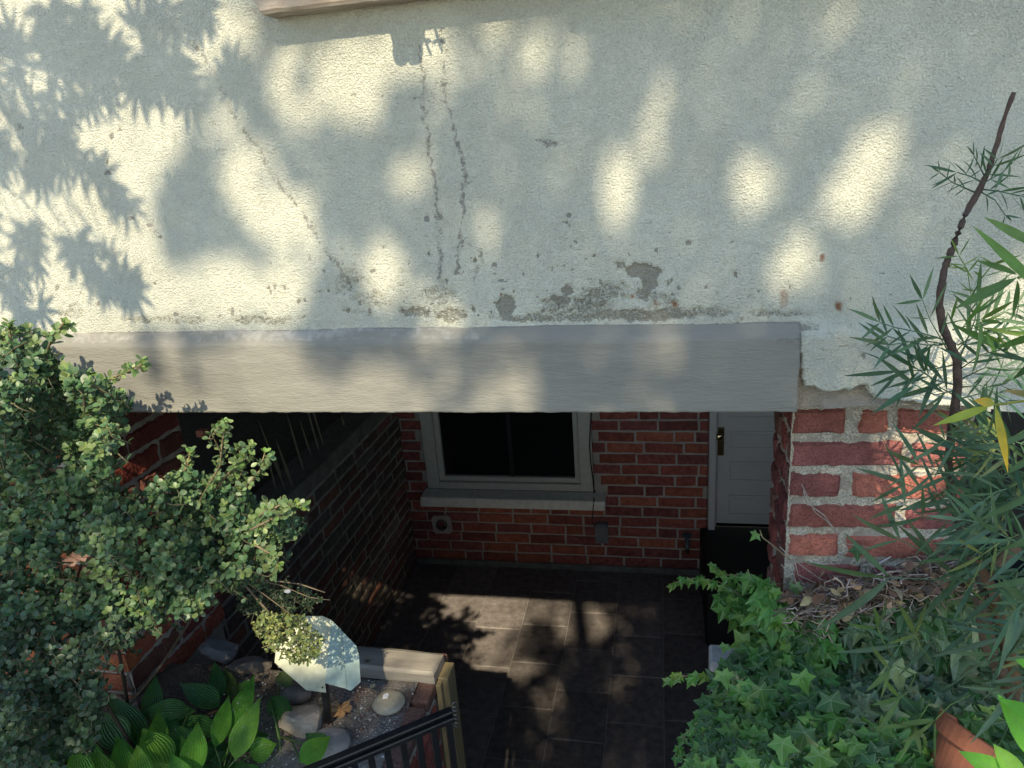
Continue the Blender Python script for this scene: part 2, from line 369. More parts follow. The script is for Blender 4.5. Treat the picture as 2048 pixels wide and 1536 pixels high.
# back wall of the areaway with window and door
bw = empty('brick_wall', (-.6, YB, 0), 'red brick basement wall in deep shade behind the sunken court', 'brick wall')
wx0, wx1 = -1.40, -.385; wz0 = .53; dx0 = .262
ox = XL - .1
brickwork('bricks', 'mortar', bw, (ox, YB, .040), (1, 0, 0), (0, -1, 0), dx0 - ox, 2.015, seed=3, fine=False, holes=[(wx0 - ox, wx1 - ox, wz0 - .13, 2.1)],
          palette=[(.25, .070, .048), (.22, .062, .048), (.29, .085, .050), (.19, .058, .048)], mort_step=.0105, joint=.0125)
b = MB(); b.box((ox, YB - .004, -.02), (dx0, YB + .05, .036)); b.build('footing', M['cap'], bw, bevel=.006)
b = MB(); b.box((ox, YB + .03, 0), (wx0, YB + .1, 2.055)); b.box((wx1, YB + .03, 0), (dx0, YB + .1, 2.055)); b.box((wx0, YB + .03, 0), (wx1, YB + .1, wz0 - .1))
b.build('backing', M['mortar_far'], bw)
win = MB(); t = .075
win.box((wx0, YB - .01, wz0), (wx0 + t, YB + .04, 2.055)); win.box((wx1 - t, YB - .01, wz0), (wx1, YB + .04, 2.055)); win.box((wx0 + t, YB - .01, wz0 - .01), (wx1 - t, YB + .04, wz0 + .055))
wo = win.build('window', M['paint'], bw, bevel=.003)
b = MB(); i0, i1 = wx0 + t, wx1 - t
b.box((i0, YB + .012, wz0 + .055), (i0 + .032, YB + .045, 2.055)); b.box((i1 - .032, YB + .012, wz0 + .055), (i1, YB + .045, 2.055)); b.box((i0 + .032, YB + .012, wz0 + .055), (i1 - .032, YB + .045, wz0 + .085))
b.build('sash', M['paint'], wo, bevel=.002)
b = MB(); b.box((i0 + .03, YB + .035, wz0 + .08), (i1 - .03, YB + .04, 2.055)); b.build('pane', M['glass'], wo)
b = MB(); xm = (i0 + i1) / 2 + .02; b.box((xm - .012, YB + .028, wz0 + .085), (xm + .012, YB + .034, 2.055)); b.build('muntin', M['dark'], wo)
q0, q1 = onY(840, 994, YB - .11), onY(840, 1014, YB - .11); q2, q3 = onY(1210, 1004, YB - .11), onY(1210, 1023, YB - .11)
b = MB(); b.box((wx0 - .01, YB - .012, q0[2] + .01), (wx1 + .01, YB + .02, wz0 - .012)); b.build('shaded_sill_slope', M['cap'], wo)  # sill top given a darker material to stand for its shade
b = MB(); b.add([(q1[0], YB - .11, q1[2]), (q3[0], YB - .11, q3[2]), (q2[0], YB - .11, q2[2]), (q0[0], YB - .11, q0[2]), (q1[0], YB + .05, q1[2] + .01), (q3[0], YB + .05, q3[2] + .01), (q2[0], YB + .05, q2[2] + .012), (q0[0], YB + .05, q0[2] + .012)],
               [(0,1,2,3),(3,2,6,7),(1,5,6,2),(0,3,7,4),(0,4,5,1),(4,7,6,5)])
b.build('window_sill', M['sillpaint'], wo, bevel=.008)
# door
dr = MB(); D0 = YB + .05; zb = .325
dr.box((dx0 + .045, D0, zb), (dx0 + .81, D0 + .04, 2.055))
do = dr.build('door', M['door'], bw, bevel=.003)
b = MB(); b.box((dx0 + .003, YB - .02, .10), (dx0 + .042, D0 + .05, 2.055)); b.box((dx0 + .042, YB + .02, .32), (dx0 + .052, D0 + .03, 2.055)); b.build('door_frame', M['door'], bw, bevel=.003)
b = MB()
s0 = dx0 + .045 + .075; s1 = dx0 + .735
for z0, z1 in ((.385, .51), (.60, .72), (.80, .905), (.985, 1.09), (1.17, 1.28)):      # raised mouldings of the panels
    zz = [(z0, z1)]
    for a, c in ((z0, z0 + .008), (z1 - .008, z1)): b.box((s0, D0 - .006, a), (s1, D0, c))
    b.box((s0, D0 - .006, z0 + .008), (s0 + .008, D0, z1 - .008)); b.box((s0 + .02, D0 - .004, z0 + .02), (s1, D0, z1 - .02))
b.build('door_panels', M['door'], do, bevel=.002)
K = onY(1438, 872, D0 - .03)
b = MB(); c0 = onY(1437, 883, D0 - .005); b.box((c0[0] - .028, D0 - .008, c0[2] - .085), (c0[0] + .03, D0, c0[2] + .085))
pl = b.build('lock_plate', M['brass'], do, bevel=.002)
b = MB(); b.tube([(K[0], D0 - .008, K[2]), (K[0], D0 - .03, K[2]), (K[0], D0 - .036, K[2]), (K[0], D0 - .052, K[2]), (K[0], D0 - .06, K[2])], [.009, .009, .022, .024, .012], 14); b.build('door_knob', mat('knob_brass', (.5, .38, .2), .2, metal=1), do, smooth=True)
# landing in front of the door
b = MB(); b.box((.222, 3.17, 0), (1.85, YB + .04, .318)); tag(b.build('door_landing', M['landing'], bevel=.012), 'black landing block below the pale panelled door', 'step')
# fixtures on the back wall
v_ = onY(885, 1047, YB)
th = empty('wall_vent', (v_[0], YB - .01, v_[2]), 'square pinkish vent plate with round dark duct below the window', 'vent')
Mr = Matrix.Translation((v_[0], YB - .012, v_[2])) @ Matrix.Rotation(R(-4), 4, 'Y')
b = MB(); n_ = 20
for q in range(n_):                               # plate with a round opening
    a0, a1 = 2*math.pi*q/n_, 2*math.pi*(q+1)/n_
    def sq(a, h): k = h / max(abs(math.cos(a)), abs(math.sin(a))); return (k*math.cos(a), k*math.sin(a))
    o0, o1 = sq(a0, .062), sq(a1, .062); r = .037
    b.add([Mr @ Vector((o0[0], -.006, o0[1])), Mr @ Vector((o1[0], -.006, o1[1])), Mr @ Vector((r*math.cos(a1), -.006, r*math.sin(a1))), Mr @ Vector((r*math.cos(a0), -.006, r*math.sin(a0))),
           Mr @ Vector((o0[0], .008, o0[1])), Mr @ Vector((o1[0], .008, o1[1]))], [(0,1,2,3),(1,0,4,5)])
b.build('plate', M['vent'], th)
b = MB()
for q in range(n_):
    a0, a1 = 2*math.pi*q/n_, 2*math.pi*(q+1)/n_
    f = lambda a, r, y: Mr @ Vector((r*math.cos(a), y, r*math.sin(a)))
    b.add([f(a0,.036,-.014), f(a1,.036,-.014), f(a1,.032,-.014), f(a0,.032,-.014), f(a1,.028,.03), f(a0,.028,.03), f(a1,.036,.004), f(a0,.036,.004)], [(0,1,2,3),(3,2,4,5),(0,7,6,1)])
b.add([f(2*math.pi*q/n_, .028, .03) for q in range(n_)], [tuple(range(n_))]); b.build('duct', mat('duct_plastic', (.07, .075, .08), .4), th)
v_ = onY(1204, 1063, YB - .02)
th = empty('outlet_box', (v_[0], YB, v_[2]), 'small grey outdoor outlet box below the window sill end', 'outlet box')
b = MB(); b.box((v_[0]-.036, YB-.045, v_[2]-.058), (v_[0]+.036, YB-.001, v_[2]+.058)); b.build('box', M['grey_plastic'], th, bevel=.005)
b = MB(); b.box((v_[0]-.039, YB-.055, v_[2]-.061), (v_[0]+.039, YB-.045, v_[2]+.050)); b.build('cover', M['grey_plastic'], th, bevel=.004)
pts = [onY(x, y, YB - .02) for x, y in ((1183, 822), (1181, 850), (1179, 890), (1182, 930), (1187, 965), (1188, 990))] + [onY(1188, 1002, YB - .12), onY(1187, 1010, YB - .122), onY(1185, 1030, YB - .11), onY(1184, 1045, YB - .04), onY(1194, 1058, YB - .05)]
b = MB(); b.tube(pts, .0035, 6); tag(b.build('power_cable', M['dark'], smooth=True), 'thin black cable running down beside the window to the outlet box', 'cable')
v_ = onY(1373, 1072, YB)
th = empty('hose_tap', (v_[0], YB, v_[2]), 'dark hose tap sticking out of the brick wall near the door', 'tap')
b = MB(); X0, Z0 = v_[0], v_[2]
b.tube([(X0, YB, Z0), (X0, YB - .05, Z0), (X0, YB - .075, Z0 - .01), (X0, YB - .09, Z0 - .04)], [.013, .013, .014, .011], 10); b.build('spout', mat('old_bronze', (.12, .14, .15), .5, metal=.6), th, smooth=True)
b = MB(); b.tube([(X0 - .0, YB - .058, Z0), (X0, YB - .058, Z0 + .035)], .006, 8); b.tube([(X0, YB - .058, Z0 + .033), (X0, YB - .058, Z0 + .043)], [.026, .026], 12); b.build('handle', mat('tap_handle', (.06, .09, .10), .5), th)
b = MB(); b.tube([(X0, YB - .09, Z0 - .04), (X0, YB - .094, Z0 - .058)], [.013, .013], 10); b.build('thread', M['brass'], th)

# low retaining wall on the left with its cap
lw = empty('retaining_wall', (XL, 2.7, 0), 'low mossy brick retaining wall with flat cap along the left of the court', 'retaining wall')
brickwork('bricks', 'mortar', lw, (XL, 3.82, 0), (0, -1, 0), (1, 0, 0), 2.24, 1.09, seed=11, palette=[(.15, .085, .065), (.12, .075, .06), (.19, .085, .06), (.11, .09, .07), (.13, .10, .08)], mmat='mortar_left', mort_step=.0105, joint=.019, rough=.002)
b = MB(); b.box((XL - .16, 1.60, 1.098), (XL + .012, 3.81, 1.178)); b.build('cap', M['cap'], lw, bevel=.008)
b = MB(); b.box((XL - .15, 1.60, 0), (XL - .03, 3.81, 1.095)); b.build('core', M['mortar_left'], lw)

# ------------------------------------------------------------ stucco house wall with beam
hw = empty('stucco_wall', (0, YW, 2.2), 'cream stucco house wall with stains, rust spots and old vine marks above the court', 'wall')
edge_px = [(1596, 560), (1599, 668), (1599, 700), (1602, 740), (1606, 765), (1622, 768), (1640, 777), (1668, 779), (1695, 775), (1720, 764), (1726, 764), (1730, 778), (1742, 792), (1757, 799), (1775, 795), (1800, 800), (1850, 806), (1900, 808), (1960, 812), (2048, 818), (2500, 840), (2500, 560)]
def inpoly(X, Y, poly):
    r = np.zeros(X.shape, bool); n = len(poly)
    for i in range(n):
        x0, y0 = poly[i]; x1, y1 = poly[(i+1) % n]
        c = ((y0 > Y) != (y1 > Y)) & (X < (x1-x0) * (Y-y0) / ((y1-y0) + 1e-12) + x0); r ^= c
    return r
xs = np.concatenate([np.linspace(-4.5, -1.5, 12)[:-1], np.arange(-1.5, .80, .0035), np.linspace(.8, 4, 14)])
ZB = 2.013
zs = np.concatenate([np.arange(ZB, 2.90, .0035), np.linspace(2.9, 5.2, 12)])
Xg, Zg = np.meshgrid(xs, zs)
PX, PY = topx(np.stack([Xg, np.full_like(Xg, YW), Zg], -1))
jx = 5 * (fbm(PX / 9, PY / 9, 3, 3) - .5) * 2; jy = 5 * (fbm(PX / 9 + 50, PY / 9, 4, 3) - .5) * 2
patch = inpoly(PX + jx * .6, PY + jy * .8, edge_px)
right = PX > 1603
ledge = 652 + (PX - 1640) * -.0245                         # line where wall meets the beam's ledge
depth = np.zeros_like(Xg)
depth[patch] = .018
under = (PY > 650) & ~patch
depth[under] = 0
fade = np.clip((PY - 600) / 60, 0, 1)
depth = np.where(patch & (PY < 668), .018 * np.clip((PY - 636) / 32, 0, 1) ** 1.3, depth)
depth += .0022 * (fbm(Xg * 14, Zg * 14, 8, 4) - .5) * 2 + .0012 * (fbm(Xg * 120, Zg * 120, 9, 2) - .5)
depth += np.where(PX > 1640, .012 * np.clip((PY - 790) / 25, 0, 1), 0)      # curled lower lip at the right
bot = (Zg <= ZB + .006)
Zg2 = Zg + np.where(bot, .004 * (fbm(Xg * 40, Zg * 0, 12, 3) - .5), 0)
lo_ = np.clip((1 - (Zg - ZB) / .07), 0, 1)
Zg2 = Zg2 + lo_ * (.006 * np.sin((PX - 1600) / 130.) ) * np.clip((PX - 1640) / 60, 0, 1)
# --- stains, drawn where they are on the wall
def seg_d(P_, Q, A, B):
    ax, ay = A; bx, by = B; dx, dy = bx-ax, by-ay; t = np.clip(((P_-ax)*dx+(Q-ay)*dy)/(dx*dx+dy*dy+1e-9), 0, 1)
    return np.hypot(P_-ax-t*dx, Q-ay-t*dy)
C = np.zeros(Xg.shape + (3,))
wx_ = PX + 8 * (fbm(PX/14, PY/14, 21, 3)-.5)*2; wy_ = PY + 8 * (fbm(PX/14+9, PY/14, 22, 3)-.5)*2
def blob(ch, x, y, rx, ry, s=1., soft=.35, warp=1.):
    X = PX + (wx_-PX)*warp; Y = PY + (wy_-PY)*warp
    d = np.hypot((X-x)/rx, (Y-y)/ry); C[..., ch] = np.maximum(C[..., ch], s * np.clip((1.3-d)/soft, 0, 1))
for a in [(1285,542,30,14,.95,.2),(1300,560,16,24,.8,.4),(1290,590,22,20,.62,.8),(1215,585,75,28,.56,.9),(1180,610,60,30,.6,.8),(1110,612,45,26,.56,.8),(1012,615,16,22,.9,.3),(1120,600,20,10,.75,.4),
          (880,590,55,40,.5,.9),(830,625,40,14,.6,.6),(900,630,40,18,.6,.6),(1330,600,55,26,.5,.8),(1240,530,12,8,.6,.4),(1135,580,12,10,.7,.4),(1405,625,80,12,.55,.7),(700,560,60,50,.5,1.),(740,600,80,40,.48,1.),
          (1290,630,160,16,.62,.7),(1560,628,80,9,.55,.7),(1100,636,130,10,.6,.6),(300,640,70,10,.55,.7),(380,640,50,12,.5,.7),(520,640,90,12,.55,.7),(140,625,50,22,.5,.8),(560,600,40,50,.38,1.),(150,590,40,60,.36,1.)]:
    blob(0, *a)
strip = np.clip((PY - (ledge - 26)) / 26, 0, 1) * (PY < ledge + 6) * (PX < 1640)
C[..., 0] = np.maximum(C[..., 0], strip * (.35 + .45 * fbm(PX/40, PY/20, 31, 3)))
lines = [([(385,85),(410,120),(440,165),(460,215),(475,245),(500,280),(525,315),(560,370),(600,420),(630,470),(665,520),(705,570)], 5, .62),
         ([(395,225),(430,290),(470,335),(520,400),(560,455),(600,500),(650,555)], 6, .45), ([(610,320),(628,370),(632,430),(640,480),(690,530)], 8, .42),
         ([(838,90),(846,150),(845,215),(858,270),(862,330),(872,385),(874,440),(880,500),(880,560)], 4, .66),
         ([(882,60),(888,120),(886,180),(905,240),(915,290),(930,335),(928,385),(922,440),(918,490),(915,545)], 4, .7), ([(928,480),(948,492),(962,508),(964,525),(950,545)], 4, .62),
         ([(300,165),(340,270),(380,360),(440,440)], 7, .36), ([(640,330),(600,350),(630,390)], 10, .42), ([(1440,480),(1300,440),(1270,480),(1280,505)], 3, .35),
         ([(700,190),(740,185),(800,195),(885,200)], 1.6, .6), ([(250,430),(300,460),(350,500)], 4, .5), ([(760,250),(830,400)], 12, .32), ([(1690,640),(1740,700)], 3, .5), ([(1650,660),(1690,690),(1722,708)], 1.5, .6)]
for pl_, wd, st in lines:
    d = np.full(PX.shape, 1e9)
    for A, B in zip(pl_, pl_[1:]): d = np.minimum(d, seg_d(wx_, wy_, A, B))
    C[..., 1] = np.maximum(C[..., 1], .97 * st * np.clip(1.5 - d / (wd + 2.5), 0, 1) * (.65 + .5 * fbm(PX/12, PY/12, 41, 2)))
for a in [(855,437,7,7,.8),(880,435,5,5,.8),(1140,430,5,5,.9),(1132,445,6,4,.7),(1100,288,20,9,.6),(1078,282,8,5,.6),(1375,485,6,4,.9),(1340,462,4,3,.8),(1462,484,4,3,.8),(240,262,6,5,.8),(222,272,5,6,.8),(213,325,4,9,.8),(215,345,7,6,.7),(300,452,6,5,.8),(262,440,7,4,.7),
          (320,475,4,3,.8),(745,541,6,5,.8),(925,485,5,4,.8),(1005,578,4,3,1),(1000,562,8,4,.7),(570,575,5,6,.8),(465,625,4,9,.8),(610,600,3,6,.7),(350,630,6,5,.8),(1765,545,7,3,.7),(1722,707,4,4,1),(1020,340,4,3,.6),(960,455,6,4,.6),(632,100,4,3,.6),(40,255,9,9,.55),(700,130,5,4,.5),(1300,445,4,6,.6),(1180,560,6,5,.6),(1255,548,5,5,.6),(1500,590,5,3,.6)]:
    blob(1, a[0], a[1], a[2], a[3], a[4], .5, .5)
rd_ = random.Random(4)
for k in range(260):
    x = rd_.gauss(1000, 330); y = 640 - abs(rd_.gauss(0, 75)); q = rd_.uniform(1.5, 4.5); blob(rd_.choice([0, 1, 1]), x, y, q, q * rd_.uniform(.7, 1.8), rd_.uniform(.45, .85), .5, .5)
for k in range(120):
    x = rd_.uniform(0, 2000); y = rd_.uniform(0, 640); q = rd_.uniform(1.2, 3); blob(1, x, y, q, q, rd_.uniform(.4, .8), .5, .5)
for a in [(1645,516,6,9,.95,.9),(1678,612,10,13,.95,.9),(1265,592,6,8,.95,.8),(1350,610,9,9,.9,.8),(1312,607,7,7,.7,.9),(1248,603,3,3,.7,.8),(1000,590,3,4,.9,.6),(1556,512,4,5,.6,.9),(1560,545,6,20,.42,1.),(1568,595,13,36,.62,1.),(1527,515,4,6,.5,.9),(1615,575,5,5,.5,.9),(1525,608,9,9,.42,1.),(1420,28,5,10,.6,.9),(1590,120,30,50,.26,1.)]:
    blob(2, *a, warp=.6)
keepw = ~((PY > ledge + 30) & (PX < 1590))      # the beam covers this part
depth -= .0035 * np.clip((C[..., 0] + fbm(PX / 5., PY / 5., 95, 3) - 1.0) * 8, 0, 1) + .002 * np.clip((C[..., 1] + fbm(PX / 4., PY / 4., 96, 2) - 1.05) * 6, 0, 1)
P = np.stack([Xg, YW - depth, Zg2], -1)
grid_mesh('wall_face', P, M['stucco'], hw, cols=C, alpha=(under & (PX > 1595)).astype('f'))
b = MB(); b.box((-4.5, YW + .03, ZB + .03), (4, YW + .12, 5.2)); b.build('wall_core', M['mortar_far'], hw)
b = MB(); b.box((-4.5, YW + .001, ZB - .0005), (4, YW + .10, ZB + .004)); b.build('underside', M['mortar_far'], hw)
# beam with rounded sloping ledge
bx = np.arange(-1.50, .2415, .0035); prof = [(0, 0), (.001, .0), (.004, -.002)]
bz = np.concatenate([np.arange(ZB - .004, 2.150, .0035), 2.150 + (np.arange(12) / 11) ** 1 * .026])
BX, BZ = np.meshgrid(bx, bz)
slope = (BX + .4) * -.010                    # the top line drops a little to the right
t_ = np.clip((BZ - 2.148) / .028, 0, 1)
dep = .017 * (1 - t_ ** 1.1) - .003 * t_ * 0
dep = dep + .0016 * (fbm(BX * 8, BZ * 40, 61, 4) - .5) + .0008 * (fbm(BX * 50, BZ * 160, 62, 2) - .5)
crack = (t_ > .0) & (t_ < .12)
topw = np.clip((BZ - ZB) / .15, 0, 1)
BZ2 = BZ + topw * (slope + .004 * (fbm(BX * 6, BX * 0, 63, 3) - .5)) + (BZ < ZB) * .003 * (fbm(BX * 45, BX * 0, 64, 3) - .5)
BXe = np.where(BX > .236, .236 + .004 * (fbm(BZ * 30, BX * 0, 65, 3)), BX)
CB = np.zeros(BX.shape + (3,))
pxb, pyb = topx(np.stack([BX, YW - dep, BZ2], -1))
CB[..., 0] = np.clip(t_ * 3, 0, 1) * np.where(pxb < 960, .25 + .55 * fbm(BX * 7, BZ * 60, 67, 3), .28)
CB[..., 1] = np.clip((pxb - 1400) / 240, 0, 1) * .75 * np.exp(-((t_ - .02 - .05 * fbm(BX * 12, BX * 0, 68, 2)) / .10) ** 2) * (BZ > 2.14) + np.where(t_ > .88, .30 + .4 * fbm(BX * 8, BX * 0, 69, 3), 0)
P = np.stack([BXe, YW - dep, BZ2], -1)
cap_ = np.stack([BXe[0], np.full(bx.shape, YW + .05), BZ2[0]], -1)[None]; capc = np.zeros((1,) + CB.shape[1:])
P = np.concatenate([cap_, P]); CB = np.concatenate([capc, CB])
P = np.concatenate([P, P[:, -1:] + np.array([0, .03, 0])], 1); CB = np.concatenate([CB, CB[:, -1:]], 1)
grid_mesh('beam', P, M['beam'], hw, cols=CB)
# window sill board at the top of the picture
ws = MB()
A = onY(530, 28, 1.232); n_ = 60; L0 = A[0] - .006
for i in range(n_):
    pass
prof = [(1.232, 0), (1.228, .005), (1.228, .030), (1.233, .036), (1.30, .044), (1.30, 0)]
vs = []; ns = 90
for i in range(ns + 1):
    x = L0 + (1.9) * (i / ns) ** 1.6; rr = min(1, i / 5); 
    for (y, z) in prof: vs.append((x - (.012 if i == 0 else 0) * 0 - .014 * (z > .01) * max(0, 1 - i / 6), y, A[2] + z + .0012 * noise.noise(Vector((x * 40, 0, z * 60)))))
k = len(prof); fs = [(i*k+j, (i+1)*k+j, (i+1)*k+(j+1) % k, i*k+(j+1) % k) for i in range(ns) for j in range(k)] + [tuple(range(k))]
ws.add(vs, fs); ws.build('window_sill', M['sill_top'], hw)

# ------------------------------------------------------------ right brick pier
YP = 1.345; PXL = .246; PZ0 = 1.40
pr = empty('brick_pier', (PXL, YP, PZ0), 'red brick pier with thick pale mortar under the right end of the wall', 'brick pier')
zc = [onY(1700, y, YP)[2] for y in (870, 944, 1012, 1078, 1150)]
co = .0665
def rowpx(y, *xs): return [(onY(a, y, YP)[0] - PXL, onY(c, y, YP)[0] - PXL) for a, c in xs]
top_mid = onY(1700, 868, YP)[2]      # bottom edge of the top course
z_org = top_mid - 7 * co - .001
rows = [None, None, rowpx(1180, (1583, 1720), (1735, 1950)), rowpx(1110, (1576, 1676), (1690, 1900), (1912, 1955)), rowpx(1040, (1578, 1790), (1808, 1950)), rowpx(975, (1580, 1682), (1706, 1893), (1905, 1945)), rowpx(910, (1586, 1805), (1825, 1942)), rowpx(845, (1588, 1692), (1717, 1778), (1794, 1900), (1912, 1945)), None]
PAL = [(.33, .125, .10), (.28, .11, .10), (.35, .13, .095), (.27, .105, .10)]
brickwork('bricks', 'mortar', pr, (PXL, YP, z_org), (1, 0, 0), (0, -1, 0), .312, co * 8.4, course=co, L=.2, joint=.0165, seed=5, palette=PAL, fine=True, bmat='brick', mmat='mortar', rows=rows, recess=.003, rough=.0018, mort_step=.003)
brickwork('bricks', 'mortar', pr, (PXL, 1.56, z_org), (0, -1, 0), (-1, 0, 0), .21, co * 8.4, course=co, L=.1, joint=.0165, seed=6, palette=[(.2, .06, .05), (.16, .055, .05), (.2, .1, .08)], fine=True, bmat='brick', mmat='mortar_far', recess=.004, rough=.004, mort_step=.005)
b = MB(); b.box((PXL + .006, YP + .006, .9), (PXL + .306, 1.56, 2.055)); b.build('core', M['mortar_far'], pr)

# left brick pier
lp = empty('brick_pier', (-1.394, YP, 1.1), 'red brick pier behind the holly bush at the left of the planting bed', 'brick pier')
PALL = [(.26, .07, .05), (.20, .06, .05), (.3, .09, .055), (.14, .06, .045)]
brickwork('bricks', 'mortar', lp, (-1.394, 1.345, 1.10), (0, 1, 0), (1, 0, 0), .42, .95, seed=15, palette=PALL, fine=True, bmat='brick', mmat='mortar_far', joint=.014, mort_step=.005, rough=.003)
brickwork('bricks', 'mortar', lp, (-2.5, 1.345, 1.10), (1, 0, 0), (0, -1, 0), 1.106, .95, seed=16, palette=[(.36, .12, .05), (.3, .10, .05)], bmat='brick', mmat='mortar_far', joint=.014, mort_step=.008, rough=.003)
b = MB(); b.box((-2.5, 1.36, 1.0), (-1.405, 1.755, 2.055)); b.build('core', M['mortar_far'], lp)

# ------------------------------------------------------------ planting bed (left) with timber edge
XE = -.590
pb = empty('planter_wall', (XE, 1.3, 0), 'brick side wall of the raised bed dropping into the court', 'retaining wall')
brickwork('bricks', 'mortar', pb, (XE, 0.2, .02), (0, 1, 0), (1, 0, 0), 1.28, 1.12, seed=21, palette=[(.33, .10, .07), (.28, .09, .07), (.36, .13, .09)], fine=False, bmat='brick', mmat='mortar', joint=.014, rough=.003, mort_step=.008)
b = MB(); b.box((XL - .02, 1.47, 0), (XE - .004, 1.55, 1.10)); b.build('back_face', M['mortar_far'], pb)
b = MB(); b.box((XE - .10, .2, 0), (XE - .02, 1.5, 1.12)); b.build('core', M['mortar_far'], pb)
b = MB()
for k in range(7): b.box((XE - .045, .2 + k * .205 - .02, 1.125), (XE + .002, .2 + k * .205 + .17, 1.160), (.17, .10, .08))
b.build('brick_edging', M['brick'], pb, bevel=.006)
# soil
sx = np.arange(-3.2, XE - .035, .0125); sy = np.arange(-.2, 1.50, .0125); SX, SY = np.meshgrid(sx, sy)
hz = ZS + .012 * (fbm(SX * 6, SY * 6, 71, 3) - .5) * 2 + .006 * (fbm(SX * 40, SY * 40, 72, 3) - .5) * 2 - .01
ex = np.clip(1 - (XE - SX) / .5, 0, 1)
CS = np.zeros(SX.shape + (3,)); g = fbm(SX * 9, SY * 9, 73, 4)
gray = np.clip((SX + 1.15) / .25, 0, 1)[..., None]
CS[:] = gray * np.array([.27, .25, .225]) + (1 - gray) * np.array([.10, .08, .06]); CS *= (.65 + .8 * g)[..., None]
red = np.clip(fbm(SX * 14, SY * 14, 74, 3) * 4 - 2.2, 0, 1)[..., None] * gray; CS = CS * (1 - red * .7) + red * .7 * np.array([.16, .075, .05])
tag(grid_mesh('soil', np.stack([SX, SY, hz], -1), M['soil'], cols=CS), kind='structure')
b = MB(); b.box((-3.2, -.2, .6), (XE - .11, 1.49, 1.12)); tag(b.build('bed_ground', M['dark']), kind='structure')
b = MB(); b.box((-4.5, 1.2, .6), (-3.2, 1.9, 1.14)); tag(b.build('side_ground', M['ground']), kind='structure')

def rock(mb, c, r, seed, colr, sub=3, amp=.25, flat=0, cuts=0):
    rd = random.Random(seed); import bmesh
    bm = bmesh.new(); bmesh.ops.create_icosphere(bm, subdivisions=sub, radius=1)
    pl = [(Vector((rd.gauss(0, 1), rd.gauss(0, 1), rd.gauss(0, .8))).normalized(), rd.uniform(.55, .85)) for _ in range(cuts)]
    off = Vector((rd.uniform(0, 50), rd.uniform(0, 50), 0)); vs = []; cs = []
    for v in bm.verts:
        p = v.co.copy()
        for n, d in pl:
            k = p.dot(n)
            if k > d: p -= n * (k - d)
        p *= 1 + amp * noise.noise(p * 1.3 + off) + amp * .25 * noise.noise(p * 4 + off)
        if flat and p.z > flat: p.z = flat + (p.z - flat) * .15
        vs.append((c[0] + p.x * r[0], c[1] + p.y * r[1], c[2] + p.z * r[2]))
        g = 1 + .2 * noise.noise(p * 2.5 + off); cs.append(tuple(q * g for q in colr))
    mb.add(vs, [tuple(v.index for v in f.verts) for f in bm.faces], cs); bm.free()
def grav(name, n, fn, kind='stuff', lab=None, cat=None, rmin=.0012, rmax=.0045, cols=None):
    mb = MB()
    for i in range(n):
        x, y, z = fn(); r = rmin + (rmax - rmin) * random.random() ** 3; g = random.uniform(.5, 1.3)
        c = random.choice(cols or [(.4, .38, .34), (.25, .23, .2), (.55, .55, .52), (.3, .18, .13), (.2, .2, .19)])
        vs = [(x + r * a * random.uniform(.6, 1.3), y + r * b_ * random.uniform(.6, 1.3), z + r * c_ * .8) for a, b_, c_ in ((1,0,0),(0,1,0),(-1,0,0),(0,-1,0),(.2,.1,1),(0,0,-1))]
        mb.add(vs, [(0,1,4),(1,2,4),(2,3,4),(3,0,4),(1,0,5),(2,1,5),(3,2,5),(0,3,5)], tuple(min(.8, q * g) for q in c))
    return tag(mb.build(name, M['stone']), lab, cat, kind=kind)
grav('gravel', 3600, lambda: (random.uniform(-1.15, XE - .045), random.uniform(.9, 1.475), ZS - .006 + random.uniform(0, .006)), lab='fine grey gravel and brick crumbs over the bed soil', cat='gravel')
# stones
def stone(px, py, z, r, seed, colr, label, name='stone', **k):
    p = onZ(px, py, z); mb = MB(); rock(mb, p, r, seed, colr, **k)
    return tag(mb.build(name, M['stone'], smooth=k.get('cuts', 0) == 0), label, 'stone', 'stones lying in the raised bed')
stone(605, 1440, ZS + .01, (.062, .058, .03), 3, (.42, .37, .30), 'angular pale tan rock left of the sign stake', cuts=9, amp=.12)
stone(655, 1495, ZS + .008, (.055, .058, .026), 4, (.36, .33, .30), 'rounded grey brown rock in front of the stake behind the railing', cuts=2, amp=.1)
stone(592, 1388, ZS + .012, (.045, .028, .022), 5, (.17, .155, .145), 'smooth dark grey pebble under the left corner of the sign', amp=.08)
stone(778, 1405, ZS + .006, (.042, .042, .014), 6, (.40, .37, .28), 'flat round buff stone in the middle of the gravel', amp=.05, flat=.7)
stone(440, 1300, ZS + .02, (.06, .04, .04), 8, (.11, .11, .115), 'blue grey rock at the foot of the left brick pier', cuts=5, amp=.12)
stone(500, 1330, ZS + .01, (.07, .03, .02), 9, (.15, .13, .11), 'low brown stone behind the hostas below the sprig', cuts=4, amp=.12)
stone(255, 1420, ZS + .01, (.05, .035, .022), 10, (.27, .20, .15), 'brown stone between bush and hostas at the left', cuts=5, amp=.12)
stone(215, 1395, ZS + .012, (.045, .014, .012), 12, (.24, .15, .10), 'narrow reddish stone under the lower edge of the bush', cuts=3, amp=.12)
stone(672, 1330, ZS + .01, (.04, .03, .02), 14, (.20, .16, .12), 'small brown stone behind the sign plate', cuts=3, amp=.12)
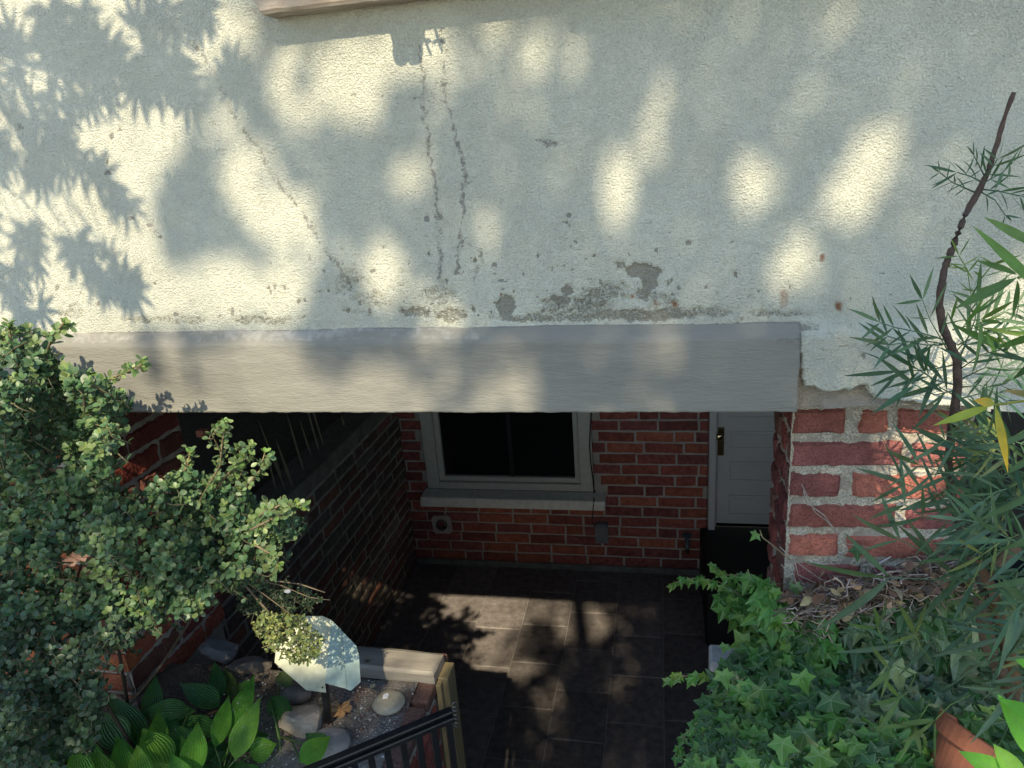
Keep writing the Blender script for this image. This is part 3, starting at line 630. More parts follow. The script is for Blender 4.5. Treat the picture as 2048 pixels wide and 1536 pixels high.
# white chip on the round stone
p = onZ(772, 1393, ZS + .019); mb = MB(); mb.add([(p[0]-.006, p[1]-.010, p[2]), (p[0]+.007, p[1]-.007, p[2]+.001), (p[0]+.006, p[1]+.007, p[2]+.003), (p[0]-.003, p[1]+.010, p[2]+.002), (p[0]-.007, p[1]+.002, p[2]+.004), (p[0], p[1], p[2]-.004)], [(0,1,2,3,4),(1,0,5),(2,1,5),(3,2,5),(4,3,5),(0,4,5)], (.75, .75, .75))
tag(mb.build('paint_chip', M['stone']), 'small white flake lying on the round buff stone', 'flake')
# timber edge board
p0 = onZ(640, 1292, 1.20); p1 = onZ(887, 1325, 1.20)
ang = R(-1.5); tm = MB(); Lx = .46
Mt = Matrix.Translation((XE + .004, 1.515, 1.160)) @ Matrix.Rotation(R(-2.0), 4, 'Z')
n_ = 50; pr_ = []
for i in range(n_ + 1):
    x = -Lx + Lx * i / n_
    rr = .006
    ring = []
    for (y, z) in ((-.044, .003), (-.044, .030), (-.036, .037), (-.01, .0385), (.03, .037), (.043, .031), (.044, .003)):
        s = 1 - (.06 if i == n_ else 0); e = .0015 * noise.noise(Vector((x * 12, y * 40, z * 40)))
        ring.append(Mt @ Vector((x - (.006 if (i == n_ and z > .034) else 0), y * s + e, z * (1 - (.04 if i == n_ else 0)) + e)))
    pr_.append(ring)
k = 7; tm.add([v for r in pr_ for v in r], [(i*k+j, (i+1)*k+j, (i+1)*k+(j+1) % k, i*k+(j+1) % k) for i in range(n_) for j in range(k)] + [tuple(n_*k+j for j in range(k)), tuple(range(k))[::-1]])
tmo = tag(tm.build('edge_timber', M['timber'], smooth=False), 'weathered grey timber with a knot along the back of the gravel bed', 'timber')
kc = Vector(onZ(735, 1322, 1.1995)); kb = MB()
for r0_, r1_, c_ in ((0, .0035, (.35, .3, .28)), (.0035, .0055, (1, .9, .8)), (.0055, .0065, (.4, .34, .3))):
    vs = [Vector((kc.x + q * 1.5 * math.cos(a), kc.y + q * math.sin(a), 1.1995 + .0004 * (1 + j))) for j, q in enumerate((r0_, r1_)) for a in np.linspace(0, 2*math.pi, 16, endpoint=False)]
    kb.add(vs, [(i, (i+1) % 16, 16 + (i+1) % 16, 16 + i) for i in range(16)], c_)
kb.build('knot', mat('knot_wood', (.22, .18, .14), .85, usecol=True), tmo)
# corner post
pp = onZ(898, 1330, 1.19)
po = empty('corner_post', (XE + .012, 1.53, 0), 'tall yellowish treated pine post at the corner of the raised bed', 'post')
b = MB(); b.box((XE + .002, 1.500, 0.0), (XE + .030, 1.565, 1.160)); b.build('board', M['post'], po, bevel=.003)
b = MB(); b.box((XE + .002, 1.478, .0), (XE + .016, 1.498, 1.155)); b.build('batten', M['post'], po, bevel=.002)
# spring hook on the post
b = MB(); c0 = onX(913, 1435, XE + .045); pts = []
for i in range(60):
    a = i * .62; pts.append((XE + .038 + .006 * math.cos(a), 1.505 + .006 * math.sin(a), c0[2] + .035 - i * .0013))
b.tube(pts, .0016, 5); tag(b.build('coil_spring', M['steel'], smooth=True), 'small galvanised coil spring hung on the pine corner post', 'spring')
# black railing near the camera
ra = empty('iron_railing', (-.6, 1.05, 1.1), 'black iron railing with square bars at the bottom edge of the photo', 'railing')
zr = 1.52
a_ = onZ(905, 1428, 1.40); b_ = onZ(590, 1560, 1.40)
dirv = Vector(b_ - a_); 
def bar(mb, p, q, w_, h_):
    p = Vector([float(x) for x in p]); q = Vector([float(x) for x in q]); t = (q - p).normalized(); s = t.cross(Vector((0, 0, 1))).normalized() if abs(t.z) < .95 else Vector((dirv.x, dirv.y, 0)).normalized()
    u = s.cross(t).normalized(); vs = []
    for c in (p, q):
        for i, j in ((-1,-1),(1,-1),(1,1),(-1,1)): vs.append(c + s * i * w_ / 2 + u * j * h_ / 2)
    mb.add(vs, [(0,1,2,3),(7,6,5,4),(0,4,5,1),(1,5,6,2),(2,6,7,3),(3,7,4,0)])
Lr = dirv.length; dn = dirv.normalized(); ext = Vector(a_) + dn * 1.3
b = MB(); bar(b, Vector(a_) + Vector((0, 0, .010)), ext + Vector((0, 0, .010)), .018, .008); b.build('top_rail', M['black'], ra, bevel=.002)
b = MB(); bar(b, Vector(a_) + Vector((0, 0, -.006)), ext + Vector((0, 0, -.006)), .024, .012); b.build('channel', M['black'], ra, bevel=.002)
bal = None
for i in range(20):
    c = Vector(a_) + dn * (.010 + i * .033)
    if bal is None:
        b = MB(); wv = .0145 if True else 0
        bar(b, c + Vector((0, 0, -.012)), c + Vector((0, 0, -.46)), .0125, .0125); bal = b.build('baluster', M['black'], ra, bevel=.001); c00 = c
    else:
        o = bal.copy(); col.objects.link(o); o.parent = ra; o.location = (c - c00)
b = MB(); bar(b, Vector(a_) + Vector((0, 0, -.47)), ext + Vector((0, 0, -.47)), .03, .012); b.build('bottom_rail', M['black'], ra)

# ------------------------------------------------------------ arrow sign
sg = empty('arrow_sign', (-.8, 1.2, ZS), 'weathered pale green arrow shaped plate on a black stake among the stones', 'sign')
# plane of the plate: leaning back, facing up to the viewer
Pc = onZ(640, 1310, ZS + .20); nrm = np.array([.10, -.55, .83]); nrm /= np.linalg.norm(nrm)
def onplane(px, py, off=0): d = ray(px, py); t = ((Pc - O) @ nrm + off) / (d @ nrm); return O + d * t
outl = [(612, 1232), (645, 1232), (663, 1240), (712, 1291), (718, 1312), (721, 1363), (702, 1381), (690, 1377), (650, 1366), (652, 1385), (612, 1380), (549, 1325), (553, 1290)]
V0 = [onplane(*q) for q in outl]; th_ = nrm * .003; n_ = len(V0)
b = MB(); vs = [v for v in V0] + [v - th_ for v in V0]
b.add(vs, [(12, 11, 10, 9, 8, 2, 1, 0), tuple(n_ + i for i in range(n_))] + [(i, (i+1) % n_, n_+(i+1) % n_, n_+i) for i in range(n_)], (.43, .45, .335))
e_ = [onplane(*q) for q in ((664, 1241), (712, 1291), (718, 1312), (721, 1363), (702, 1381), (688, 1376))]
b.add([V0[2]] + e_[1:] + [V0[8]], [(7, 6, 5, 4, 3, 2, 1, 0)][:0] + [(6, 5, 4, 3, 2, 1, 0)], (.27, .36, .33))  # strip right of the fold: its shading put into the face colour
pl_o = b.build('plate', M['sign'], sg)
b = MB(); f0 = [onplane(676, 1260, .0006), onplane(682, 1257, .0006), onplane(694, 1378, .0006), onplane(688, 1376, .0006)]
b.add(f0 + [v + nrm * .0015 for v in f0], [(4,5,6,7),(0,1,5,4),(1,2,6,5),(2,3,7,6),(3,0,4,7)], (.28, .36, .32)); b.build('fold_ridge', M['sign'], sg)
b = MB(); hc = onplane(645, 1375, .0008)
e1 = np.cross(nrm, [0, 0, 1.]); e1 /= np.linalg.norm(e1); e2 = np.cross(nrm, e1)
b.add([hc + .0022 * (math.cos(a) * e1 + math.sin(a) * e2) for a in np.linspace(0, 2*math.pi, 12, endpoint=False)], [tuple(range(12))[::-1]]); b.build('bolt_hole', M['dark'], sg)
b = MB(); g0 = onZ(658, 1448, ZS - .01); g1 = onplane(648, 1362, -.006); 
s_ = Vector(np.cross(g1 - g0, [0, 1, 0])).normalized(); u_ = Vector(np.cross(s_, g1 - g0)).normalized()
vs = []
for c in (g0, g1 - (g1 - g0) * .02):
    for i, j in ((-1,-1),(1,-1),(1,1),(-1,1)): vs.append(Vector(c) + s_ * i * .010 + u_ * j * .004)
b.add(vs, [(0,1,2,3),(7,6,5,4),(0,4,5,1),(1,5,6,2),(2,6,7,3),(3,7,4,0)]); b.build('stake', M['black'], sg, bevel=.001)

# ------------------------------------------------------------ leaves
def leaf(mb, p, d, n, L, W, c, prof='ovate', droop=.15, fold=.15, nseg=5, c2=None, twist=0):
    """one leaf blade: midrib from p along d, facing n"""
    d = Vector(d).normalized(); n = Vector(n); n = (n - d * n.dot(d))
    if n.length < 1e-4: n = Vector((0, 0, 1)) - d * d.z
    n.normalize(); s = d.cross(n); p = Vector([float(x) for x in p])
    vs = [p]; uv = [(0, 0)]; cs = [c]
    ts_ = [.25, .5, .76, .93] if prof == 'obovate' else [i / nseg for i in range(1, nseg)]
    if prof == 'obovate': nseg = 5
    for i in range(1, nseg):
        t = ts_[i - 1]
        if prof == 'ovate': w_ = math.sin(math.pi * t ** .8) ** .9
        elif prof == 'obovate': w_ = math.sin(math.pi * t ** 1.35) ** .7
        elif prof == 'lance': w_ = math.sin(math.pi * t ** .85)
        elif prof == 'hosta': w_ = math.sin(math.pi * t ** .7) ** 1.1
        elif prof == 'strap': w_ = min(1, t * 5) * min(1, (1 - t) * 3)
        w_ *= W / 2
        m_ = p + d * (t * L) + n * (-droop * L * t * t)
        s2 = (s + n * twist * t).normalized()
        e = n * fold * w_
        cc = c if c2 is None else tuple(a * (1 - t) + b2 * t for a, b2 in zip(c, c2))
        vs += [m_ - s2 * w_ + e, m_, m_ + s2 * w_ + e]; uv += [(1, t), (0, t), (1, t)]; cs += [cc] * 3
    vs.append(p + d * L - n * droop * L); uv.append((0, 1)); cs.append(c2 or c)
    fs = [(0, 2, 1), (0, 3, 2)]
    for i in range(nseg - 2):
        a = 1 + 3 * i; fs += [(a, a+1, a+4, a+3), (a+1, a+2, a+5, a+4)]
    a = 1 + 3 * (nseg - 2); e_ = len(vs) - 1; fs += [(a, a+1, e_), (a+1, a+2, e_)]
    mb.add(vs, fs, cs, uv)
def rv(s=1.): return Vector((random.gauss(0, s), random.gauss(0, s), random.gauss(0, s)))
def cv(base, a=.25):
    g = random.uniform(1 - a, 1 + a); return (base[0] * g * random.uniform(.85, 1.2), base[1] * g, base[2] * g * random.uniform(.85, 1.15))

# ---- Japanese holly bush
def polysample(poly):
    xs_ = [p[0] for p in poly]; ys_ = [p[1] for p in poly]
    while True:
        x = random.uniform(min(xs_), max(xs_)); y = random.uniform(min(ys_), max(ys_))
        if inpoly(np.array([x]), np.array([y]), poly)[0]: return x, y
UP = Vector((0, 0, 1)); VW = Vector((.35, -.75, .75)).normalized()
def sprig(ml, ms, base, tip, n, Lf, hue, w_=.62, tipleaves=4, sr=.0012):
    base = Vector([float(x) for x in base]); tip = Vector([float(x) for x in tip]); ax = (tip - base)
    mid = base.lerp(tip, .5) + rv(.006)
    ms.tube([base, mid, tip], [sr * 1.5, sr * 1.2, sr * .7], 4, cv((.10, .10, .06)))
    axn = ax.normalized()
    for i in range(n):
        t = (i + .5) / n; p = base.lerp(mid, t * 2) if t < .5 else mid.lerp(tip, t * 2 - 1)
        a = i * 2.4 + random.uniform(-.5, .5); q = axn.orthogonal().normalized(); q.rotate(Matrix.Rotation(a, 3, axn))
        d = q + axn * random.uniform(.1, .6) + rv(.12)
        nn = VW * .7 + axn * .7 + rv(.45)
        leaf(ml, p, d, nn, Lf * random.uniform(.65, 1.15), Lf * w_ * random.uniform(.85, 1.1), cv(hue), 'obovate', droop=random.uniform(-.05, .3), fold=random.uniform(.05, .3), nseg=4)
    for i in range(tipleaves):
        a = i * 2 * math.pi / max(1, tipleaves) + random.uniform(-.3, .3); q = axn.orthogonal().normalized(); q.rotate(Matrix.Rotation(a, 3, axn))
        leaf(ml, tip, q * .8 + axn * .8, VW + axn + rv(.3), Lf * random.uniform(.6, .9), Lf * w_ * .8, cv((hue[0] * 1.5, hue[1] * 1.35, hue[2] * 1.1)), 'obovate', droop=.1, fold=.2, nseg=4)
hb = empty('holly_bush', onZ(120, 1400, ZS), 'dense small leaved holly bush with glossy oval leaves filling the lower left', 'shrub')
ml, ms = MB(), MB()
mainpoly = [(-60, 650), (60, 655), (100, 720), (150, 745), (235, 790), (228, 850), (205, 900), (222, 960), (235, 1005), (330, 960), (370, 930), (400, 960), (470, 980), (560, 1010), (590, 1040), (545, 1100), (560, 1130), (520, 1150), (470, 1165), (420, 1180), (400, 1215), (330, 1235), (290, 1262), (225, 1290), (185, 1330), (200, 1400), (175, 1480), (90, 1530), (-60, 1540)]
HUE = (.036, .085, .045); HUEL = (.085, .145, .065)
def depthY(x, y):
    # billowing front of the bush: nearer at lower left, with lumps
    return 1.21 - .06 * math.exp(-((x - 60) / 260) ** 2) - .19 * fbm(np.array(x / 110.), np.array(y / 110.), 81, 2) - .00008 * max(0, 700 - x) - .14 * max(0, (y - 1000) / 500)
holes = [(150, 1120, 34, 20), (290, 905, 30, 60), (250, 1160, 40, 14), (330, 1215, 30, 10)]
cnt = 0
for i in range(2150):
    x, y = polysample(mainpoly)
    if any(((x-h[0])/h[2])**2 + ((y-h[1])/h[3])**2 < 1 for h in holes): continue
    Y = float(depthY(x, y)) + abs(random.gauss(0, .05)) + (.10 if random.random() < .2 else 0)
    Y = min(Y, 1.25)
    tip = Vector(onY(x, y, Y)); dirn = Vector((random.gauss(.08, .3), -abs(random.gauss(.45, .25)), random.gauss(.55, .3))).normalized()
    ln = random.uniform(.03, .06)
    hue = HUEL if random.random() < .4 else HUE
    if y > 1240: hue = (.028, .06, .034)  # shadow low in the bush put into the leaf colour
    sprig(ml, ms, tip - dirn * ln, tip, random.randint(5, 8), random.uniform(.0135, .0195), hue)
# standing shoots that break the outline
for pts, Y in [([(95,700),(105,672),(128,645)],1.02), ([(30,700),(20,670),(18,655)],1.02),([(165,790),(215,760),(250,745),(285,727)],1.10),([(400,1000),(440,930),(445,880),(452,845)],1.12),([(430,980),(470,930),(500,890)],1.14),([(480,990),(520,940),(530,905)],1.14),([(520,1030),(560,1010),(605,1012)],1.05),([(350,970),(375,930),(380,905)],1.12),
                ([(500,1060),(560,1030),(590,1010)],1.05),([(440,900),(425,870),(440,850)],1.12),([(510,1090),(545,1110),(558,1125)],1.08),([(200,830),(235,800),(240,790)],1.08),([(465,985),(485,940),(478,895)],1.15), ([(175,800),(178,770),(180,752)],1.13)]:
    P3 = [Vector(onY(x, y, Y)) for x, y in pts]
    ms.tube(P3, [.0022, .0016, .0012, .001][:len(P3)], 5, (.2, .16, .09))
    for a, c in zip(P3, P3[1:]):
        ns_ = max(2, int((c - a).length / .011))
        for j in range(ns_):
            q = a.lerp(c, (j + .5) / ns_); dirn = (c - a).normalized() + rv(.5)
            sprig(ml, ms, q, q + dirn.normalized() * .012, 3, random.uniform(.014, .019), HUEL, tipleaves=2)
    sprig(ml, ms, P3[-2], P3[-1], 3, .016, (.09, .17, .05), tipleaves=4)
ml.build('foliage', M['holly'], hb, smooth=True)
tr0 = onZ(60, 1480, ZS)
for k in range(14):
    x, y = polysample(mainpoly); e = Vector(onY(x, y, float(depthY(x, y)) + .06)); s0_ = Vector((tr0[0] + random.uniform(-.25, .35), 1.22 + random.uniform(-.1, .08), ZS - .02))
    m1 = s0_.lerp(e, .4) + rv(.03); m2 = s0_.lerp(e, .75) + rv(.02)
    ms.tube([s0_, m1, m2, e], [.005, .0035, .0025, .0012], 5, (.07, .055, .04), jit=.1)
ms.build('stems', M['bark'], hb, smooth=True)

# ---- sunlit sprig of boxwood over the sign
bs = empty('boxwood_sprig', onZ(520, 1250, ZS), 'small sunlit boxwood twig drooping over the left half of the sign', 'shrub')
ml, ms = MB(), MB()
def spr_poly(pts, n, Y0, Y1, hue, Lf, near=0):
    for i in range(n):
        x, y = polysample(pts); Y = random.uniform(Y0, Y1); tip = Vector(onY(x, y, Y)); dirn = Vector((.5 + random.gauss(0, .3), -.4 + random.gauss(0, .25), .25 + random.gauss(0, .3))).normalized()
        sprig(ml, ms, tip - dirn * .025, tip, 5, Lf * random.uniform(.7, 1.1), hue, w_=.42, tipleaves=3, sr=.0008)
spr_poly([(500, 1230), (560, 1225), (610, 1240), (640, 1275), (642, 1310), (625, 1330), (585, 1328), (560, 1300), (520, 1290), (500, 1260)], 120, 1.12, 1.20, (.13, .17, .06), .013)
spr_poly([(470, 1150), (560, 1165), (640, 1180), (660, 1205), (600, 1225), (520, 1235), (470, 1210)], 90, 1.16, 1.26, (.03, .055, .03), .011)
for a in ([(475,1152),(530,1190),(590,1235),(630,1260)],[(475,1152),(560,1170),(620,1195),(660,1200)],[(475,1152),(540,1230),(580,1290),(600,1310)],[(475,1152),(560,1250),(620,1290)],[(475,1152),(600,1168),(650,1185)]):
    ms.tube([onY(x, y, 1.18) for x, y in a], [.0022, .0017, .0012, .0008][:len(a)], 5, (.15, .12, .08))
ml.build('foliage', M['holly'], bs, smooth=True); ms.build('stems', M['bark'], bs, smooth=True)
# spider fluff caught on the twig
b = MB()
for px, py in ((566, 1178), (575, 1182), (617, 1198), (628, 1208), (560, 1174)):
    if px not in (575,): continue
    c = onY(px, py, 1.15); rock(b, c, (.007, .004, .006), int(px), (.4, .42, .45), sub=1, amp=.6)
tag(b.build('seed_fluff', mat('fluff', (.42, .44, .47), .9)), 'tuft of grey white fluff caught on the boxwood twig', 'fluff')

# ---- hostas
ml = MB()
def hosta(name, base, leaves, label):
    e = empty(name, base, label, 'plant', 'hostas in the raised bed')
    ml, ms = MB(), MB()
    for (bx_, by_, tx, ty, wpx, z0, z1, colr) in leaves:
        A_ = Vector(onZ(bx_, by_, z0)); B_ = Vector(onZ(tx, ty, z1)); L = (B_ - A_).length; d = B_ - A_
        wd = wpx / FPX * (A_ - Vector(O)).length * .80
        view = (Vector(O) - A_).normalized(); nn = view + UP * .5 + Vector((random.gauss(0, .25), random.gauss(0, .2), 0))
        d = d + nn.normalized() * .12 * L
        leaf(ml, A_, d, nn, L * 1.12, wd, cv(colr, .12), 'hosta', droop=.12, fold=.28, nseg=9, c2=cv(tuple(q * 1.1 for q in colr), .05), twist=random.uniform(-.15, .15))
        g = Vector(base) + Vector((random.gauss(0, .015), random.gauss(0, .015), 0))
        ms.tube([g, g.lerp(A_, .5) + rv(.004), A_], [.003, .0022, .0018], 5, (.10, .2, .04))
    bx0 = sum(l[0] for l in leaves) / len(leaves)
    for k in range(12 if len(leaves) > 5 else 0):
        a = random.uniform(0, 2 * math.pi); A_ = Vector(base) + Vector((random.gauss(0, .035), .03 + random.gauss(0, .03), .02)); d = Vector((math.cos(a), math.sin(a) * .8, .35))
        leaf(ml, A_, d, UP + Vector((0, -.4, 0)) + rv(.2), random.uniform(.07, .10), random.uniform(.028, .036), cv(G2, .2), 'hosta', droop=.25, fold=.28, nseg=8)
    ml.build('leaves', M['hosta'], e, smooth=True); ms.build('stalks', M['narrow'], e, smooth=True)
G1 = (.10, .29, .04); G2 = (.05, .16, .04); G3 = (.14, .34, .045)
z = ZS
hosta('hosta', onZ(200, 1560, z), [(250,1500,205,1430,62,z+.05,z+.07,G2),(100,1545,75,1485,70,z+.06,z+.06,G2),(180,1560,165,1480,60,z+.05,z+.09,G1),(150,1590,130,1475,80,z+.04,z+.05,G1),(235,1480,135,1430,58,z+.03,z+.05,G2),(60,1590,30,1510,70,z+.05,z+.06,G1),(205,1600,195,1510,60,z+.08,z+.10,G3),(120,1610,95,1525,60,z+.07,z+.09,G1),(170,1600,150,1500,52,z+.10,z+.12,G3),(70,1560,125,1465,50,z+.07,z+.08,G2),(250,1590,238,1485,50,z+.07,z+.1,G1)], 'leftmost hosta with dark ribbed leaves below the bush')
hosta('hosta', onZ(340, 1570, z), [(290,1500,225,1400,58,z+.03,z+.07,G2),(310,1550,318,1428,50,z+.06,z+.1,G1),(335,1540,290,1465,66,z+.07,z+.1,G3),(265,1560,235,1480,45,z+.06,z+.1,G1),(300,1440,380,1422,60,z+.03,z+.06,G2),(378,1420,288,1425,46,z+.06,z+.05,G2),(300,1445,310,1360,42,z+.02,z+.06,G2),(330,1500,345,1430,44,z+.03,z+.05,G2),(350,1590,300,1530,60,z+.09,z+.09,G3),(260,1480,262,1415,40,z+.03,z+.05,G2),(320,1600,250,1500,46,z+.07,z+.08,G1),(285,1600,275,1500,50,z+.09,z+.11,G3),(390,1610,345,1515,50,z+.09,z+.11,G1)], 'middle hosta with bright yellow green leaf at the bottom edge')
hosta('hosta', onZ(430, 1560, z), [(385,1560,395,1455,56,z+.07,z+.11,G3),(430,1495,455,1402,40,z+.06,z+.10,G3),(440,1415,368,1372,52,z+.03,z+.05,G2),(460,1480,505,1362,52,z+.05,z+.10,G1),(470,1520,515,1408,58,z+.05,z+.11,G3),(400,1500,340,1455,40,z+.03,z+.04,G2),(430,1470,360,1440,50,z+.02,z+.04,G2),(500,1510,548,1490,54,z+.03,z+.03,G1),(440,1400,430,1330,34,z+.02,z+.05,G2),(400,1560,365,1480,36,z+.06,z+.09,G1),(360,1540,345,1470,40,z+.05,z+.08,G2),(470,1400,450,1340,30,z+.01,z+.03,(.12,.17,.05)),(500,1380,478,1370,30,z+.03,z+.03,G2)], 'largest hosta with upright pointed bright green leaves in the bed')
hosta('hosta', onZ(560, 1480, z), [(540,1395,585,1445,44,z+.04,z+.02,G2),(600,1525,655,1478,52,z+.05,z+.06,G3),(650,1500,615,1470,44,z+.04,z+.06,G2),(560,1345,582,1375,36,z+.04,z+.03,(.10,.15,.06))], 'small sparse hosta beside the angular tan rock')

# ---- ivy
def ivy_leaf(mb, p, d, n, s, c, light=1.):
    d = Vector(d).normalized(); n = Vector(n); n = (n - d * n.dot(d)); n.normalize(); sd = d.cross(n); p = Vector(p)
    pts = [(0, -.05, 0), (.32, -.20, 1), (.33, .04, .3), (.60, .28, 1), (.22, .40, 0), (0, 1.0, 1), (-.22, .40, 0), (-.60, .28, 1), (-.33, .04, .3), (-.32, -.20, 1)]
    q = random.uniform(.85, 1.15); c0 = p + d * s * .08 + n * .0
    vs = [c0]; uv = [(0, 0)]; droop = random.uniform(.0, .3)
    for i, (x, y, tip) in enumerate(pts):
        x *= q * random.uniform(.9, 1.1)
        r2 = x * x + y * y
        vs.append(p + sd * x * s + d * y * s - n * droop * r2 * s + n * (.07 * s if tip == 0 and i else 0)); uv.append((0 if tip == 1 else 1, 0))
    m_ = len(pts); mb.add(vs, [(0, 1 + i, 1 + (i + 1) % m_) for i in range(m_)], c, uv)
iv = empty('ivy', onZ(1600, 1400, 1.45), 'dark green ivy mass with pale veined leaves spilling over the right bed', 'ivy')
ml, ms = MB(), MB()
bedz = 1.43
def ivysurf(x, y):      # height of the cover over the bed, as the distance at which a ray meets it
    return bedz + .10 * float(fbm(np.array(x / 130.), np.array(y / 130.), 91, 2)) + .10 * max(0, min(1, (1700 - x) / 300)) * 0
ivpoly = [(1440, 1175), (1480, 1150), (1545, 1165), (1600, 1225), (1700, 1245), (1800, 1200), (1900, 1160), (2060, 1170), (2060, 1560), (1370, 1560), (1400, 1480), (1410, 1400), (1440, 1350), (1480, 1290), (1500, 1260), (1470, 1240), (1440, 1210)]
IV1 = (.075, .205, .040); IV2 = (.038, .105, .028); IV3 = (.14, .28, .05); IV4 = (.20, .27, .13)
def put_ivy(x, y, z, s, c, hang=.5):
    P_ = Vector(onZ(x, y, z))
    if P_.y > 1.32 and P_.x > .22: P_ = Vector(onY(x, y, 1.325 - random.uniform(0, .05)))
    view = (Vector(O) - P_).normalized()
    d = Vector((random.gauss(-.15, .5), random.gauss(-.5, .3), -random.uniform(.1, 1.0))); n = view * 1. + UP * .35 + rv(.28)
    ivy_leaf(ml, P_, d, n, s, c); 
    ms.tube([P_, P_ - view * .015 + rv(.006), P_ - view * .04 + rv(.012)], [.0009, .0011, .0011], 3, (.2, .24, .1))
for i in range(1900):
    x, y = polysample(ivpoly); z = ivysurf(x, y) - abs(random.gauss(0, .022))
    if (x < 1560 and y < 1290): z = 1.42 + random.uniform(-.03, .03)
    rgt = x > 1690 and y < 1430
    u = random.random(); s = random.uniform(.020, .048)
    if rgt: c = IV4 if u < .35 else (IV2 if u > .7 else (.09, .14, .07)); s *= 1.15
    else: c = IV3 if u < .10 else (IV1 if u < .6 else IV2)
    if x < 1560 and y < 1300: c = IV1 if u < .7 else IV3
    if i % 13 == 0: s *= 1.35
    put_ivy(x, y, z, s, cv(c, .2))
# trailing runners
for pts, z0_, z1_ in (([(1480,1190),(1440,1165),(1400,1155),(1370,1158),(1342,1168)],1.45,1.36), ([(1460,1355),(1430,1350),(1390,1352),(1355,1352),(1338,1360)],1.40,1.30), ([(1420,1400),(1385,1450),(1358,1490),(1350,1515)],1.38,1.15), ([(1520,1180),(1500,1150),(1450,1150),(1425,1135)],1.48,1.45), ([(1580,1120),(1545,1090),(1525,1075),(1520,1060)],1.6,1.62),([(1600,1190),(1572,1160),(1560,1125),(1555,1110)],1.5,1.55)):
    P3 = [Vector(onZ(x, y, z0_ + (z1_ - z0_) * i / (len(pts) - 1))) if not (pts[0][1] == 1120) else Vector(onY(x, y, 1.33)) for i, (x, y) in enumerate(pts)]
    ms.tube(P3, .0013, 4, (.25, .2, .12))
    for k_, (a, c) in enumerate(zip(P3, P3[1:])):
        nn_ = 1 if pts[0][1] == 1120 else 4
        if pts[0][1] == 1120 and k_ < 2: continue
        for j in range(nn_):
            q = a.lerp(c, (j + .5) / nn_) + rv(.004); view = (Vector(O) - q).normalized(); f = 1 - .5 * (k_ + 1) / len(P3)
            ivy_leaf(ml, q, Vector((random.gauss(-.3, .5), -.4, -.7)) , view + rv(.3), (.026 if nn_ > 1 else .024) * (f + .25), cv(IV3 if random.random() < .5 else IV1, .2))
for (x, y, s_, c_) in ((1655, 1180, .045, IV1), (1545, 1250, .052, IV1), (1660, 1395, .055, IV2), (1725, 1235, .042, IV4), (1640, 1505, .05, IV1), (1600, 1350, .04, IV3), (1565, 1480, .046, IV1), (1590, 1170, .034, (.12, .25, .09)), (1715, 1095, .03, IV2), (1450, 1290, .02, IV1), (1610, 1460, .05, IV2), (1520, 1375, .04, IV2), (1445, 1345, .035, IV1), (1500, 1520, .042, IV1), (1790, 1330, .06, IV4)):
    P_ = Vector(onY(x, y, 1.325)) if y in (1170, 1095) else Vector(onZ(x, y, bedz + .10)); view = (Vector(O) - P_).normalized()
    ivy_leaf(ml, P_, Vector((random.uniform(-.3, .4), -.4, -.7)), view + rv(.12), s_, cv(c_, .1))
ml.build('leaves', M['ivy'], iv, smooth=False); ms.build('runners', M['root'], iv)
# bed under the ivy and its dark side wall
bd = MB(); bd.box((.13, .2, 0), (2.4, 1.34, bedz - .03)); tag(bd.build('ivy_bed_ground', M['dark'], bevel=.01), kind='structure')
bl = onZ(1440, 1312, 1.41)
b = MB(); b.box((bl[0] - .022, bl[1] - .035, 1.34), (bl[0] + .04, bl[1] + .03, 1.418)); tag(b.build('concrete_block', M['concrete'], bevel=.006), 'pale concrete block corner showing at the edge of the ivy', 'concrete block')
# dead vine and root tangle at the foot of the pier
dv = empty('dead_vine', (.4, 1.31, 1.55), 'tangle of dry grey brown roots and dead vine at the foot of the brick pier', 'dead vine')
ms = MB()
def wig(a, b_, n, amp):
    a = Vector([float(q) for q in a]); b_ = Vector([float(q) for q in b_]); return [a.lerp(b_, i / n) + (rv(amp) if 0 < i < n else Vector()) for i in range(n + 1)]
for i in range(480):
    x = random.uniform(1585, 1960); yc = 1222 - (x - 1590) * .20; y = yc + random.gauss(0, 20)
    if x > 1850: y = random.uniform(1120, 1190)
    Y = random.uniform(1.24, 1.335); A_ = Vector(onY(x, y, Y)); dr_ = Vector((random.gauss(0, 1), random.gauss(0, .3), random.gauss(0, .45))).normalized()
    ln = random.uniform(.02, .09); c = random.choice([(.34, .29, .24), (.22, .17, .13), (.42, .37, .31), (.13, .10, .08)])
    ms.tube(wig(A_ - dr_ * ln / 2, A_ + dr_ * ln / 2, 4, .006), [random.uniform(.0005, .0018)] * 5, 4, cv(c, .3))
for pts, r_ in (([(1600,1225),(1650,1205),(1700,1165),(1712,1145),(1705,1140)],.0035), ([(1585,1110),(1600,1150),(1650,1175),(1700,1190)],.0012), ([(1610,980),(1618,1010),(1650,1030),(1672,1065)],.0015), ([(1608,972),(1612,1000),(1622,1020),(1650,1045),(1690,1085),(1740,1100)],.0009), ([(1590,1250),(1640,1240),(1690,1250),(1740,1225),(1790,1200)],.003), ([(1560,1130),(1590,1165),(1630,1170)],.001),([(1560,1095),(1590,1120),(1640,1160),(1700,1170)],.001), ([(1585,1210),(1610,1250),(1650,1265)],.003), ([(1720,1170),(1800,1150),(1860,1175)],.003), ([(1640,1270),(1680,1250),(1720,1265),(1760,1240)],.002)):
    ms.tube([Vector(onY(x, y, 1.325)) + rv(.003) for x, y in pts], r_, 6, (.36, .31, .26), jit=.2)
ms.build('roots', M['root'], dv, smooth=True)
ml = MB()
